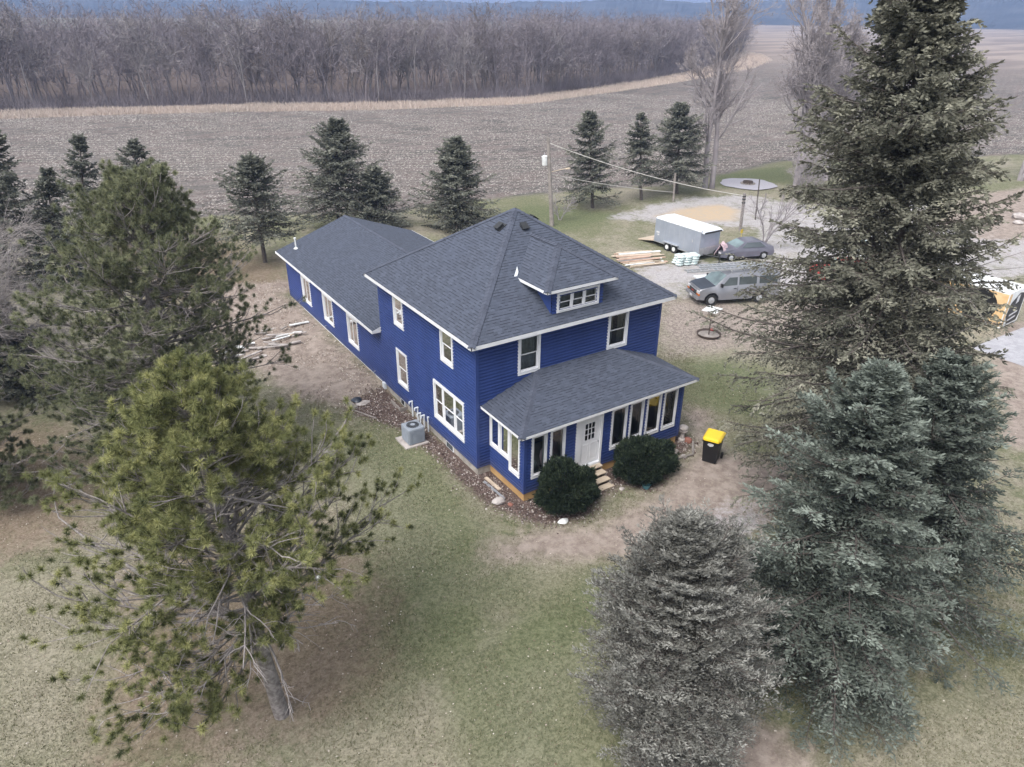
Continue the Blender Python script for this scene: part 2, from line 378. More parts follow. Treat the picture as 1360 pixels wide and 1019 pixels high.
polys = dict(
 field=[FIELD], strip=[STRIP], wood=[WOOD],
 needles=[W((-60, 575), (60, 560), (130, 600), (150, 660), (60, 720), (-60, 760)), W((190, 760), (260, 720), (380, 700), (470, 740), (520, 800), (500, 880), (430, 960), (340, 960), (220, 1020), (130, 1050), (150, 900)),
          W((250, 300), (330, 330), (380, 350), (385, 395), (300, 410), (200, 400), (150, 330))],
 dirt=[[(-.1, 8.9), (-.1, 24.5), (2, 27), (-3, 30), (-6.5, 26), (-6, 21), (-5.2, 15), (-4.2, 11), (-3.0, 8.6), (-1.6, 8.0)],
       W((700, 700), (780, 700), (850, 668), (890, 640), (915, 600), (915, 540), (935, 545), (955, 600), (1000, 612), (1060, 600), (1080, 640), (1010, 680), (970, 720), (860, 740), (760, 745), (650, 750), (640, 730)),
       W((980, 640), (1060, 600), (1080, 655), (1000, 715)),
       W((1340, 430), (1420, 430), (1420, 620), (1335, 590), (1320, 500)),
       W((1290, 260), (1420, 240), (1420, 350), (1330, 340), (1240, 300)), W((880, 960), (1000, 955), (1080, 990), (1090, 1040), (880, 1040))],
 mulch=[[(0, 9.2), (-1.2, 9.0), (-2.6, 8.3), (-1.7, 6.3), (-1.0, 4.9), (-.95, 3), (-.8, 1), (-.75, -.6), (-.55, -2.4), (.2, -3.9), (1.2, -4.6), (2.6, -4.6), (3.0, -3.9), (4.6, -3.7), (5.4, -4.6), (6.6, -4.2), (7.4, -3.2), (8.9, -3.4), (9.6, -3.1), (9.7, 0), (9.8, 3), (0, 3)]],
 gravel=[W((820, 288), (870, 272), (920, 262), (985, 259), (1040, 268), (1130, 275), (1230, 262), (1230, 300), (1100, 300), (985, 300), (900, 298), (855, 293)),
         W((840, 358), (890, 351), (1000, 345), (1130, 330), (1300, 318), (1420, 318), (1420, 350), (1280, 380), (1120, 380), (1000, 398), (925, 380), (900, 392), (875, 386), (850, 372)),
         W((1000, 300), (1100, 290), (1290, 305), (1300, 330), (1100, 350), (1010, 345)),
         W((960, 700), (1000, 672), (1020, 690), (985, 722))],
 sand=[W((872, 287), (905, 277), (955, 272), (985, 280), (975, 293), (920, 294))],
 leaf=[W((872, 398), (930, 395), (1000, 405), (1050, 430), (1040, 470), (980, 462), (900, 470), (870, 440)), W((980, 380), (1100, 400), (1200, 420), (1160, 470), (1020, 440))],
 green=[W((430, 575), (545, 600), (640, 700), (720, 740), (700, 800), (560, 800), (540, 900), (500, 960), (450, 940), (530, 740), (480, 640)),
        W((770, 760), (850, 730), (900, 740), (880, 780), (780, 850), (760, 1019), (640, 1019), (600, 900)), W((985, 590), (1030, 575), (1060, 590), (1020, 605), (990, 603)),
        W((660, 290), (700, 272), (830, 285), (760, 305), (700, 306)), W((950, 233), (1040, 222), (1050, 240), (960, 250)), W((905, 485), (960, 478), (1030, 500), (1050, 545), (1000, 560), (930, 530)),
        W((560, 800), (650, 790), (640, 860), (560, 880))],
 dry=[W((640, 740), (760, 720), (800, 760), (700, 790), (600, 770)), W((-50, 760), (120, 740), (160, 900), (120, 1040), (-50, 1040)), W((450, 580), (520, 620), (600, 700), (560, 760), (500, 700)),
      W((380, 960), (520, 900), (640, 1019), (600, 1060), (380, 1060)), W((640, 900), (760, 880), (740, 1019), (660, 1040)), W((1150, 950), (1420, 900), (1420, 1060), (1100, 1060))],
 conc=[[(31, -4.2), (31, -9.5), (60, -9.5), (60, -4.6), (38.2, -4.3)]],
)
hz_ = height(X, Y)
me = bpy.data.meshes.new('ground'); nx_, ny_ = len(GX), len(GY)
me.vertices.add(len(X)); me.vertices.foreach_set('co', np.stack([X, Y, hz_], 1).astype(np.float32).ravel())
ii = (np.arange(ny_-1)[:, None]*nx_+np.arange(nx_-1)[None]).ravel(); F = np.stack([ii, ii+1, ii+nx_+1, ii+nx_], 1).astype(np.int32)
me.loops.add(F.size); me.loops.foreach_set('vertex_index', F.ravel()); me.polygons.add(len(F)); me.polygons.foreach_set('loop_start', (np.arange(len(F))*4).astype(np.int32))
me.polygons.foreach_set('use_smooth', np.ones(len(F), bool))
for k, ps in polys.items():
    v = np.full(X.shape, -1e9)
    for p in ps: v = np.maximum(v, sdf(p, X, Y))
    a = me.attributes.new(k, 'FLOAT', 'POINT'); a.data.foreach_set('value', v.astype(np.float32))
me.update(calc_edges=True)
t = NT('ground_cover')
n1 = t.noise(.35, 4, .6); n2 = t.noise(2.2, 4, .65); n3 = t.noise(14, 3, .7); n4 = t.noise(60, 2, .6); nl = t.noise(.09, 3, .5)
def msk(name, soft, amp, fine=.5, off=0.):
    v = t.attr(name); v = t.math('ADD', v, off)
    v = t.math('ADD', v, t.math('MULTIPLY', t.math('SUBTRACT', n1, .5), amp*2))
    v = t.math('ADD', v, t.math('MULTIPLY', t.math('SUBTRACT', n2, .5), amp*fine*2.4))
    v = t.math('ADD', v, t.math('MULTIPLY', t.math('SUBTRACT', n3, .5), amp*fine*1.2))
    return t.map(v, -soft, soft)
n5 = t.noise(5.5, 3, .7)
vA = t.math('MULTIPLY_ADD', t.math('SUBTRACT', t.math('ADD', t.math('MULTIPLY', n3, .40), t.math('ADD', t.math('MULTIPLY', n4, .25), t.math('MULTIPLY', n5, .35))), .5), 1.5, .5)
green = t.mix(t.map(vA, .32, .68), (.090, .100, .052), (.215, .215, .136))
tan = t.mix(t.map(vA, .32, .68), (.18, .162, .122), (.345, .315, .25))
f = t.math('ADD', t.math('ADD', t.math('MULTIPLY', n1, .55), t.math('MULTIPLY', n2, .45)), t.math('MULTIPLY', t.math('SUBTRACT', nl, .5), .5))
g = t.map(f, .38, .66)
gm = msk('green', 1.6, 1.3, .6); dm = msk('dry', 1.8, 1.3, .6)
g = t.math('MAXIMUM', t.math('SUBTRACT', g, t.math('MULTIPLY', gm, .75)), t.math('MULTIPLY', dm, .8), clamp=True)
base = t.mix(g, green, tan)
base = t.mix(t.math('MULTIPLY', msk('green', 1.0, .9, .6), .45), base, t.mix(t.map(vA, .3, .7), (.060, .086, .038), (.145, .172, .086)))
needles = t.mix(t.map(vA, .3, .7), (.12, .075, .058), (.26, .19, .15)); base = t.mix(t.math('MULTIPLY', msk('needles', 1.6, 2.0, .7), .62), base, needles)
leaf = t.mix(t.map(vA, .35, .65), (.15, .12, .108), (.40, .345, .31)); base = t.mix(t.math('MULTIPLY', msk('leaf', 1.2, 1.2), .9), base, leaf)
dirt = t.mix(t.map(n2, .3, .7), (.205, .162, .145), (.35, .295, .262)); dirt = t.mix(t.map(vA, .4, .8, 0, .6), dirt, (.42, .36, .31)); dirt = t.mix(t.map(n1, .5, .75, 0, .45), dirt, (.15, .11, .095))
base = t.mix(t.math('MULTIPLY', msk('dirt', .7, .9), .92), base, dirt)
mul = t.mix(t.map(vA, .3, .7), (.055, .040, .036), (.17, .125, .11)); base = t.mix(msk('mulch', .25, .35), base, mul)
vor = t.n('ShaderNodeTexVoronoi'); vor.inputs['Scale'].default_value = 7; t.l(t.pos(), vor.inputs['Vector'])
grav = t.mix(t.map(vA, .3, .7), (.27, .255, .26), (.48, .46, .465)); grav = t.mix(t.map(n1, .45, .7, 0, .6), grav, (.40, .38, .40)); base = t.mix(t.math('MULTIPLY', msk('gravel', .9, 2.2, .8), t.map(t.noise(.9, 4, .7), .32, .55, .45, .95)), base, grav)
sand = t.mix(t.map(n2, .3, .7), (.46, .35, .24), (.40, .34, .27)); base = t.mix(msk('sand', .8, .8), base, sand)
wv = t.n('ShaderNodeTexWave'); wv.inputs['Scale'].default_value = .1; 
conc = t.mix(t.map(n2, .3, .7), (.33, .33, .36), (.42, .42, .45)); base = t.mix(msk('conc', .06, .02), base, conc)
# stubble field: rows of pale stalks over dark soil
st1 = t.noise(1.0, 5, .75, stretch=((.9, 3.6, 1), -.42)); st2 = t.noise(.22, 4, .65, stretch=((.5, 1.8, 1), -.42)); st3 = t.noise(.02, 3, .55)
st4 = t.noise(2.6, 3, .8, stretch=((1, 2.6, 1), -.42))
rows = t.math('SINE', t.math('MULTIPLY', t.n('ShaderNodeSeparateXYZ').outputs[1], 1))
mp = t.n('ShaderNodeMapping'); mp.inputs['Rotation'].default_value = (0, 0, -.42); t.l(t.pos(), mp.inputs['Vector'])
sx = t.n('ShaderNodeSeparateXYZ'); t.l(mp.outputs[0], sx.inputs[0])
row = t.math('MULTIPLY_ADD', t.math('SINE', t.math('ADD', t.math('MULTIPLY', sx.outputs[1], 2*PI/1.5), t.math('MULTIPLY', st2, 5))), .5, .5)
soil = t.mix(t.map(st3, .35, .65), (.076, .069, .065), (.120, .110, .103)); soil = t.mix(t.map(st2, .42, .62, 0, .8), soil, (.13, .092, .085))
stv = t.math('ADD', t.math('ADD', t.math('MULTIPLY', st1, .45), t.math('MULTIPLY', st4, .45)), t.math('ADD', t.math('MULTIPLY', row, .012), t.math('MULTIPLY', st2, .12)))
stub = t.mix(t.map(stv, .48, .60), soil, (.245, .225, .21))
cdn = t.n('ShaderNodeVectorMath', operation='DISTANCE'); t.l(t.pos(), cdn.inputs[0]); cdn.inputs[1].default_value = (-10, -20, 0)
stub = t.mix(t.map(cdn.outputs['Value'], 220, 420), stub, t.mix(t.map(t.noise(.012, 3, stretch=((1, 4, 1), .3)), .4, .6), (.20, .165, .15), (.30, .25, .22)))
base = t.mix(msk('field', .8, .9), base, stub)
base = t.mix(msk('strip', 1, 1.6), base, t.mix(t.map(n2, .3, .7), (.34, .26, .20), (.50, .40, .33)))
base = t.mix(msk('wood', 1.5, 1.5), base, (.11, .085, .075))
t.bump(t.math('ADD', t.math('MULTIPLY', n3, .6), t.math('MULTIPLY', n4, .4)), .7, .05)
me.materials.append(t.done(base, .95, spec=.15))
go = bpy.data.objects.new('ground', me); COL.objects.link(go); tag(go, kind='structure')

# ground-hugging detail: tufts, fallen leaves, mulch chips
def scatter(name, n, box, cond, size, mt, label, cat, blades=False, seed=1, flat=.15):
    r = np.random.default_rng(seed); x = r.uniform(box[0], box[1], n); y = r.uniform(box[2], box[3], n)
    k = cond(x, y, r); x, y = x[k], y[k]; n = len(x); P = np.stack([x, y, height(x, y)+(.0 if blades else .012)], 1)
    nb = NB(); L = r.uniform(*size, n)[:, None]
    if blades:
        d = np.stack([r.normal(0, .45, n), r.normal(0, .45, n), np.ones(n)], 1); nb.sliv(P, nrm(d)*L, L[:, 0]*.3, r.beta(1.6, 1.9, n), r)
    else:
        a = r.uniform(0, 2*PI, n); d = np.stack([np.cos(a), np.sin(a), r.normal(0, flat, n)], 1)
        X_ = np.stack([-np.sin(a), np.cos(a), r.normal(0, flat, n)], 1); D = d*L; w = L*r.uniform(.3, .5, (n, 1))
        V = np.stack([P, P+D*.5+X_*w, P+D, P+D*.5-X_*w], 1); V[..., 2] = np.maximum(V[..., 2], P[:, None, 2])
        nb.add(V.reshape(-1, 3), np.arange(4*n).reshape(-1, 4), np.repeat(r.beta(1.1, 1.3, n), 4))
    o = nb.build(name, mt); return tag(o, label, cat, kind='stuff')
inh = lambda x, y: ((x > -.15) & (x < 9.7) & (y > 0) & (y < 24.2)) | ((x > .5) & (x < 9) & (y > -2.6) & (y < 1))
def lawn(x, y, r):
    bad = inh(x, y)
    for k in ('dirt', 'mulch', 'gravel', 'field', 'sand', 'conc'):
        for p in polys[k]: bad |= sdf(p, x, y) > .1+r.normal(0, .35, len(x))
    for p in polys['needles']+polys['leaf']: bad |= (sdf(p, x, y) > 0) & (r.random(len(x)) < .7)
    d = np.hypot(x-CAM[0], y-CAM[1]); return ~bad & (fbm(x/1.3, y/1.3)+r.normal(0, .12, len(x)) > .42)
scatter('turf', 420000, (-17, 16, -19, 12), lawn, (.03, .09), 'turf', 'short patchy winter turf of the lawn round the blue house', 'grass', True, 3)
def leafy(x, y, r):
    k = ~inh(x, y); p = np.full(len(x), .22)
    for q in polys['needles']: p = np.where(sdf(q, x, y) > 0, .5, p)
    for q in polys['leaf']: p = np.where(sdf(q, x, y) > -.5, 1., p)
    return k & (r.random(len(x)) < p*(fbm(x/2+9, y/2)*1.6-.1))
scatter('fallen_leaves', 60000, (-17, 30, -19, 26), leafy, (.025, .07), 'litter', 'small pale fallen leaves scattered over lawn and yard', 'leaf litter', False, 5)
def mulchy(x, y, r):
    k = np.zeros(len(x), bool)
    for q in polys['mulch']: k |= sdf(q, x, y) > r.normal(-.1, .22, len(x))
    return k & ~inh(x, y)
scatter('mulch_chips', 60000, (-3.4, 11, -5, 10), mulchy, (.02, .11), 'chips', 'loose stones, bark and rubble in the bed along the house foundation', 'mulch', False, 6, .5)
def dirty(x, y, r):
    k = sdf(polys['dirt'][0], x, y) > r.normal(-.2, .5, len(x)); return k & ~inh(x, y) & (fbm(x, y*.8) > .42)
scatter('gravel_bits', 20000, (-8, .5, 7, 30), dirty, (.02, .09), 'litter', 'pale stone bits and clods on the bare earth beside the rear wing', 'rubble', False, 8, .6)
# stubble residue on the nearer half of the field
def stubble():
    r = np.random.default_rng(44); n = 480000; d = 62+r.random(n)**.8*120; a = YAW+np.radians(r.uniform(-42, 40, n)); x = CAM[0]+np.sin(a)*d; y = CAM[1]+np.cos(a)*d
    cb, sb = math.cos(-.5), math.sin(-.5); vv = -sb*x+cb*y; uu = cb*x+sb*y; vs = np.where(r.random(n) < .6, np.round(vv/1.6)*1.6+r.normal(0, .22, n), vv); x, y = uu*cb-vs*sb, uu*sb+vs*cb
    k = (sdf(FIELD, x, y) > .6) & (fbm(x/4+.3*y/4, y/9)+r.normal(0, .13, n) > .47); x, y = x[k], y[k]; n = len(x); L = r.uniform(.07, .22, n)[:, None]; b = r.normal(-.5, .6, n)
    D = np.stack([np.cos(b), np.sin(b), r.normal(0.1, .15, n)], 1)*L; P = np.stack([x, y, np.full(n, G+.05)], 1); nb = NB(); w = (.035+.035*r.random(n))[:, None]*np.stack([-np.sin(b), np.cos(b), 0*b+.7], 1)
    V = np.stack([P, P+D, P+D+w, P+w], 1); nb.add(V.reshape(-1, 3), np.arange(4*n).reshape(-1, 4), np.repeat(r.beta(1.3, 1.1, n), 4))
    tag(nb.build('corn_stubble', 'stubble'), 'pale cut maize stubble lying over the dark soil of the field', 'stubble', kind='stuff')
stubble()
# row of tall dry grass between stubble and wood
def strip():
    r = np.random.default_rng(21); nb = NB(); E_ = np.array([L0]+EDGE+[HOOK[1]]); I_ = np.array([LI]+EDGE_IN+[HOOK[2]])
    n = 70000; u = r.uniform(.75, len(E_)-1.001, n); i = u.astype(int); f = (u-i)[:, None]; w = r.uniform(-.05, 1.05, (n, 1))
    P = (E_[i]*(1-f)+E_[i+1]*f)*(1-w)+(I_[i]*(1-f)+I_[i+1]*f)*w; P += r.normal(0, .5, P.shape)
    H_ = (r.uniform(.3, .8, n)*(.6+.9*fbm(P[:, 0]/6, P[:, 1]/6)))[:, None]
    d = np.stack([r.normal(0, .25, n), r.normal(0, .25, n), np.ones(n)], 1)
    nb.sliv(np.column_stack([P, np.full(n, G)]), nrm(d)*H_, .12, np.clip(r.normal(.5, .25, n), 0, 1), r)
    tag(nb.build('tall_grass', 'tallgrass'), 'pale tan strip of tall dry grass between stubble field and wood', 'grass', kind='stuff')
strip()

# distant hills
def hills():
    az = np.radians(np.linspace(-14, 84, 420)); ds = np.array([1250, 1300, 1350, 1420, 1520, 1650, 1850, 2100, 2500, 3000])
    A, D = np.meshgrid(az, ds); Xh = CAM[0]+np.sin(A)*D; Yh = CAM[1]+np.cos(A)*D
    pr = sstep(D, 1250, 1700); deg = np.degrees(A)
    top = 26+16*sstep(deg, 30, 62)+9*(fbm(deg/7+3, D/700)-.5)*2+5*(fbm(deg*1.3, D/300)-.5)
    Z = G-.6+pr*top+np.where(D > 1260, 3.5*vn(deg*9, D/40)+2.5*vn(deg*23+5, D/17), 0)
    me = bpy.data.meshes.new('hills'); n0, n1 = A.shape
    me.from_pydata(np.stack([Xh.ravel(), Yh.ravel(), Z.ravel()], 1).tolist(), [], [(j*n1+i, j*n1+i+1, (j+1)*n1+i+1, (j+1)*n1+i) for j in range(n0-1) for i in range(n1-1)])
    t = NT('wooded_hill'); me.materials.append(t.done(t.mix(t.map(t.noise(.012, 5, .7, stretch=((1, 1, 4), 0)), .35, .65), (.040, .052, .072), (.075, .085, .105)), .95, spec=0))
    o = bpy.data.objects.new('hills', me); COL.objects.link(o); tag(o, kind='structure')
hills()

# ------------------------------------------------------------------ the blue farmhouse
house = empty('farmhouse', (4.7, 5, G), 0, 'two storey blue farmhouse with grey hip roof, white trim, enclosed porch and long rear wing', 'house')
HO = Vector((4.7, 5, G))
def hp(name, mb, mt, parent=None, label=None, **k):
    o = mb.build(name, mt, **k); par = parent or house
    o.parent = par
    if par is house: o.location = -HO
    if label: o['label'] = label
    return o
def wall_pt(o, ax, s, z, out=0.):
    """ax: (dir, normal) unit 2-vectors, o origin"""
    (dx, dy), (nx, ny) = ax; return (o[0]+dx*s+nx*out, o[1]+dy*s+ny*out, z)
LAP = .14
def siding(o, ax, s0, s1, z0, z1, ops, top=None):
    """lap boards as real slanted strips, cut round the openings"""
    mb = MB(); z = z0
    while z < z1-1e-4:
        zt = min(z+LAP, z1); cuts = [(s0, s1)] if top is None else [top((z+zt)/2)]
        zc = (z+zt)/2
        for a, b, c, d in ops:
            if c < zc < d:
                nc = []
                for p, q in cuts:
                    if a > p: nc.append((p, min(a, q)))
                    if b < q: nc.append((max(b, p), q))
                cuts = [k for k in nc if k[1]-k[0] > .01]
        for p, q in cuts:
            if q <= p: continue
            P = lambda s, zz, out: wall_pt(o, ax, s, zz, out)
            h_ = zt-z; zm, zn = z+h_*.50, z+h_*.58
            mb.face([P(p, z, .058), P(q, z, .058), P(q, zm, .052), P(p, zm, .052)]); mb.face([P(p, zm, .052), P(q, zm, .052), P(q, zn, .003), P(p, zn, .003)])
            mb.face([P(p, zn, .003), P(q, zn, .003), P(q, zt, .001), P(p, zt, .001)]); mb.face([P(p, z, .001), P(q, z, .001), P(q, z, .058), P(p, z, .058)])
        z = zt
    return mb
def fbox(mb, o, ax, s0, s1, z0, z1, a, b, bev=0):
    (dx, dy), (nx, ny) = ax
    p = (o[0]+dx*s0+nx*a, o[1]+dy*s0+ny*a, z0); q = (o[0]+dx*s1+nx*b, o[1]+dy*s1+ny*b, z1); mb.box(p, q, bev=bev)
def window(o, ax, s0, s1, z0, z1, style='hung', trim=(.13, .13, .17), curtain=0, lites=None, par=None):
    """outer casing rectangle -> frame, sashes, panes, curtains. returns opening"""
    sd, tp, bt = trim; a, b, c, d = s0+sd, s1-sd, z0+bt, z1-tp
    mb = MB()
    fbox(mb, o, ax, s0, a, z0, z1, .004, .074); fbox(mb, o, ax, b, s1, z0, z1, .004, .074)
    fbox(mb, o, ax, a, b, d, z1, .004, .072); fbox(mb, o, ax, a, b, z0, c, .004, .072)
    fbox(mb, o, ax, a-.02, b+.02, c-.03, c+.01, .073, .088)
    # jamb liner
    for q in ((a, a+.022, c, d), (b-.022, b, c, d)): fbox(mb, o, ax, *q, -.12, .003)
    for q in ((a+.022, b-.022, c, c+.03), (a+.022, b-.022, d-.022, d)): fbox(mb, o, ax, *q, -.12, .002)
    w = hp('window', mb, 'white', par)
    sash = MB(); glass = MB(); a2, b2, c2, d2 = a+.022, b-.022, c+.03, d-.022
    cells = lites or [(0, 1, style)]
    for k, (f0, f1, st) in enumerate(cells):
        u0 = a2+(b2-a2)*f0; u1 = a2+(b2-a2)*f1
        if k < len(cells)-1: u1 -= .05
        if k > 0: u0 += .05; fbox(sash, o, ax, u0-.10, u0, c2, d2, -.03, .052)
        zm = (c2+d2)/2; fr = .034
        if st == 'hung': parts = [(u0, u1, zm-.02, d2, .046), (u0, u1, c2, zm+.02, .020)]
        elif st == 'slide': um = (u0+u1)/2; parts = [(u0, um+.02, c2, d2, .046), (um-.02, u1, c2, d2, .020)]
        else: parts = [(u0, u1, c2, d2, .045)]; fr = .028
        for (p, q, r0, r1, dep) in parts:
            fbox(sash, o, ax, p, p+fr, r0, r1, dep-.028, dep); fbox(sash, o, ax, q-fr, q, r0, r1, dep-.028, dep)
            fbox(sash, o, ax, p+fr, q-fr, r0, r0+fr, dep-.027, dep-.001); fbox(sash, o, ax, p+fr, q-fr, r1-fr, r1, dep-.027, dep-.001)
            P = lambda s, zz: wall_pt(o, ax, s, zz, dep-.014)
            glass.face([P(p+fr, r0+fr), P(q-fr, r0+fr), P(q-fr, r1-fr), P(p+fr, r1-fr)])
    x = hp('sash', sash, 'white', w); x.location = (0, 0, 0)
    x = hp('pane', glass, 'glass', w, merge=False); x.location = (0, 0, 0)
    if curtain:
        cm = MB(); n = 14
        spans = {1: [(0, 1)], 2: [(0, .34), (.66, 1)], 3: [(0, 1)]}[curtain]
        zt, zb = d-.02, (c+.03 if curtain != 3 else (c+d)/2)
        for f0, f1 in spans:
            for i in range(n):
                u = [a+.03+(b-a-.06)*(f0+(f1-f0)*(i+j)/n) for j in (0, 1)]; dp = [-.17-.025*math.sin((i+j)*2.1) for j in (0, 1)]
                cm.face([wall_pt(o, ax, u[0], zb, dp[0]), wall_pt(o, ax, u[1], zb, dp[1]), wall_pt(o, ax, u[1], zt, dp[1]), wall_pt(o, ax, u[0], zt, dp[0])])
        x = hp('curtain', cm, 'curtain', w); x.location = (0, 0, 0)
    return (s0+.006, s1-.006, z0+.07, z1-.07 if tp >= .1 else z1)
LEFT = ((0, 1), (-1, 0)); FRONT = ((1, 0), (0, -1)); RIGHT = ((0, 1), (1, 0)); BACK = ((1, 0), (0, 1))
Wd, Dp, Ln = 9.54, 9.11, 23.95; PX0, PX1, PD = .615, 8.88, 2.51
T1 = (.105, .11, .14)
ops = []
ops.append(window((0, 0), LEFT, 6.38, 7.4, 3.83, 5.50, trim=T1, curtain=2)); ops.append(window((0, 0), LEFT, 1.76, 2.84, 3.82, 5.50, trim=T1, curtain=1))
ops.append(window((0, 0), LEFT, 6.25, 7.38, .77, 2.66, trim=T1)); ops.append(window((0, 0), LEFT, .95, 3.63, .70, 2.60, trim=T1, lites=[(0, .29, 'hung'), (.29, .71, 'hung'), (.71, 1, 'hung')], curtain=0))
hp('siding', siding((0, 0), LEFT, 0, Dp, 0, 5.62, ops), 'siding')
ops = [window((0, 0), LEFT, a, b, c, d, trim=T1, lites=[(0, 1, 'slide')]) for a, b, c, d in ((19.6, 21.15, .60, 2.30), (15.88, 17.45, .58, 2.28), (12.22, 13.71, .53, 2.26))]
hp('siding', siding((0, 0), LEFT, Dp, Ln, 0, 2.82, ops), 'siding')
ops = [window((0, 0), FRONT, 1.9, 2.98, 3.77, 5.50, trim=T1, curtain=1), window((0, 0), FRONT, 6.52, 7.66, 3.78, 5.50, trim=T1, curtain=2)]
hp('siding', siding((0, 0), FRONT, 0, Wd, 0, 5.62, ops+[(.9, 8.5, .3, 2.4)]), 'siding')
ops = [window((Wd, 0), RIGHT, 2, 3.1, 3.8, 5.45, trim=T1, curtain=1), window((Wd, 0), RIGHT, 6, 7.1, 3.8, 5.45, trim=T1), window((Wd, 0), RIGHT, 2.6, 4.4, .8, 2.5, trim=T1, lites=[(0, .5, 'hung'), (.5, 1, 'hung')])]
hp('siding', siding((Wd, 0), RIGHT, 0, Dp, 0, 5.62, ops), 'siding')
hp('siding', siding((0, Dp), BACK, 0, Wd, 0, 5.62, []), 'siding')
AX1 = 8.67
hp('siding', siding((AX1, 0), RIGHT, Dp, Ln, 0, 2.82, [window((AX1, 0), RIGHT, 13, 14.6, .6, 2.3, trim=T1, lites=[(0, 1, 'slide')])]), 'siding')
hp('siding', siding((0, Ln), BACK, 0, AX1, 0, 4.5, [], top=lambda z: (0, AX1) if z < 2.85 else ((z-2.85)/.385, AX1-(z-2.85)/.385)), 'siding')
# porch
PT = (.075, .06, .15); pops = []
for a, b, c in ((.90, 1.63, .58), (1.78, 2.52, .58), (4.87, 5.72, .57), (5.87, 6.64, .68), (6.80, 7.63, .60), (7.78, 8.59, .59)):
    pops.append(window((0, -PD), FRONT, a, b, c, 2.52, 'fixed', PT))
hp('siding', siding((0, -PD), FRONT, PX0, PX1, 0, 2.82, pops+[(3.06, 4.41, 0, 2.62)]), 'siding')
so = (PX0, 0)
sops = [window(so, LEFT, -.80, -.08, .98, 2.52, 'fixed', PT), window(so, LEFT, -1.51, -.802, .98, 2.52, 'fixed', PT), window(so, LEFT, -2.26, -1.512, .56, 2.52, 'fixed', PT)]
hp('siding', siding(so, LEFT, -PD, 0, 0, 2.82, sops), 'siding')
hp('siding', siding((PX1, 0), RIGHT, -PD, 0, 0, 2.82, [window((PX1, 0), RIGHT, -1.9, -.6, .6, 2.52, 'fixed', PT)]), 'siding')
# corner boards
for x, y, sx, sy, z1 in ((0, 0, -1, -1, 5.6), (Wd, 0, 1, -1, 5.6), (0, Dp, -1, 1, 5.6), (Wd, Dp, 1, 1, 5.6), (PX0, -PD, -1, -1, 2.8), (PX1, -PD, 1, -1, 2.8), (0, Ln, -1, 1, 2.8)):
    cb = MB()
    if (x, y) == (0, Dp): cb.box((-.028, Dp-.03, 2.9), (0, Dp+.03, 5.6)); hp('corner_board', cb, 'siding'); continue
    cb.box((x-sx*.07, y-sy*.002, -.002), (x+sx*.062, y+sy*.062, z1)); hp('corner_board', cb, 'siding')
# door
dm_ = MB()
for a, b, c, d, p, q in ((3.05, 3.30, -.0, 2.70, .004, .075), (4.32, 4.42, -.0, 2.70, .004, .075), (3.301, 4.319, 2.36, 2.70, .004, .07), (3.301, 4.319, .14, .27, -.05, .11)): fbox(dm_, (0, -PD), FRONT, a, b, c, d, p, q)
fbox(dm_, (0, -PD), FRONT, 3.30, 4.32, 0, .139, -.02, .018)
hp('door_frame', dm_, 'white')
dl = MB(); O = (0, -PD); gx0, gx1, gz0, gz1 = 3.56, 4.06, 1.42, 2.20
for q in ((3.303, gx0, .272, 2.358), (gx1, 4.317, .272, 2.358), (gx0, gx1, .272, gz0), (gx0, gx1, gz1, 2.358)): fbox(dl, O, FRONT, *q, -.045, .0)
for i in (1, 2): x = gx0+(gx1-gx0)*i/3; fbox(dl, O, FRONT, x-.014, x+.014, gz0, gz1, -.04, -.004)
for i in (1, 2): z = gz0+(gz1-gz0)*i/3; fbox(dl, O, FRONT, gx0, gx1, z-.014, z+.014, -.038, -.006)
for x0, x1 in ((3.42, 3.76), (3.86, 4.2)):
    for q in ((x0, x1, .42, .45), (x0, x1, 1.22, 1.25), (x0, x0+.03, .45, 1.22), (x1-.03, x1, .45, 1.22)): fbox(dl, O, FRONT, *q, .0005, .012)
door = hp('door', dl, 'white')
x = hp('pane', MB().face([wall_pt(O, FRONT, a, b, -.022) for a, b in ((gx0, gz0), (gx1, gz0), (gx1, gz1), (gx0, gz1))]), 'glass', door, merge=False); x.location = (0, 0, 0)
x = hp('handle', MB().tube((4.24, -PD-.002, 1.24), (4.24, -PD-.06, 1.24), .03, .035), 'steel', door); x.location = (0, 0, 0)
# foundation
fd = MB(); fd.box((.01, .01, -.8), (Wd-.01, Dp, -.002)).box((.012, Dp, -.8), (AX1-.01, Ln-.01, -.003)); hp('foundation', fd, 'block')
fd = MB(); fd.box((PX0+.012, -PD+.012, -.8), (PX1-.012, .02, -.003)); hp('porch_skirt', fd, 'ply')
for a, b in ((6.87, 7.31), (2.03, 2.70)):
    bw = hp('basement_window', MB().box((-.02, a, -.36), (.03, b, -.04)), 'white'); x = hp('pane', MB().box((-.026, a+.05, -.33), (-.015, b-.05, -.08)), 'autoglass', bw); x.location = (0, 0, 0)
fd = MB().box((-.05, Dp+.02, -.075), (-.012, Ln+.02, -.0)); hp('water_table', fd, 'bright')
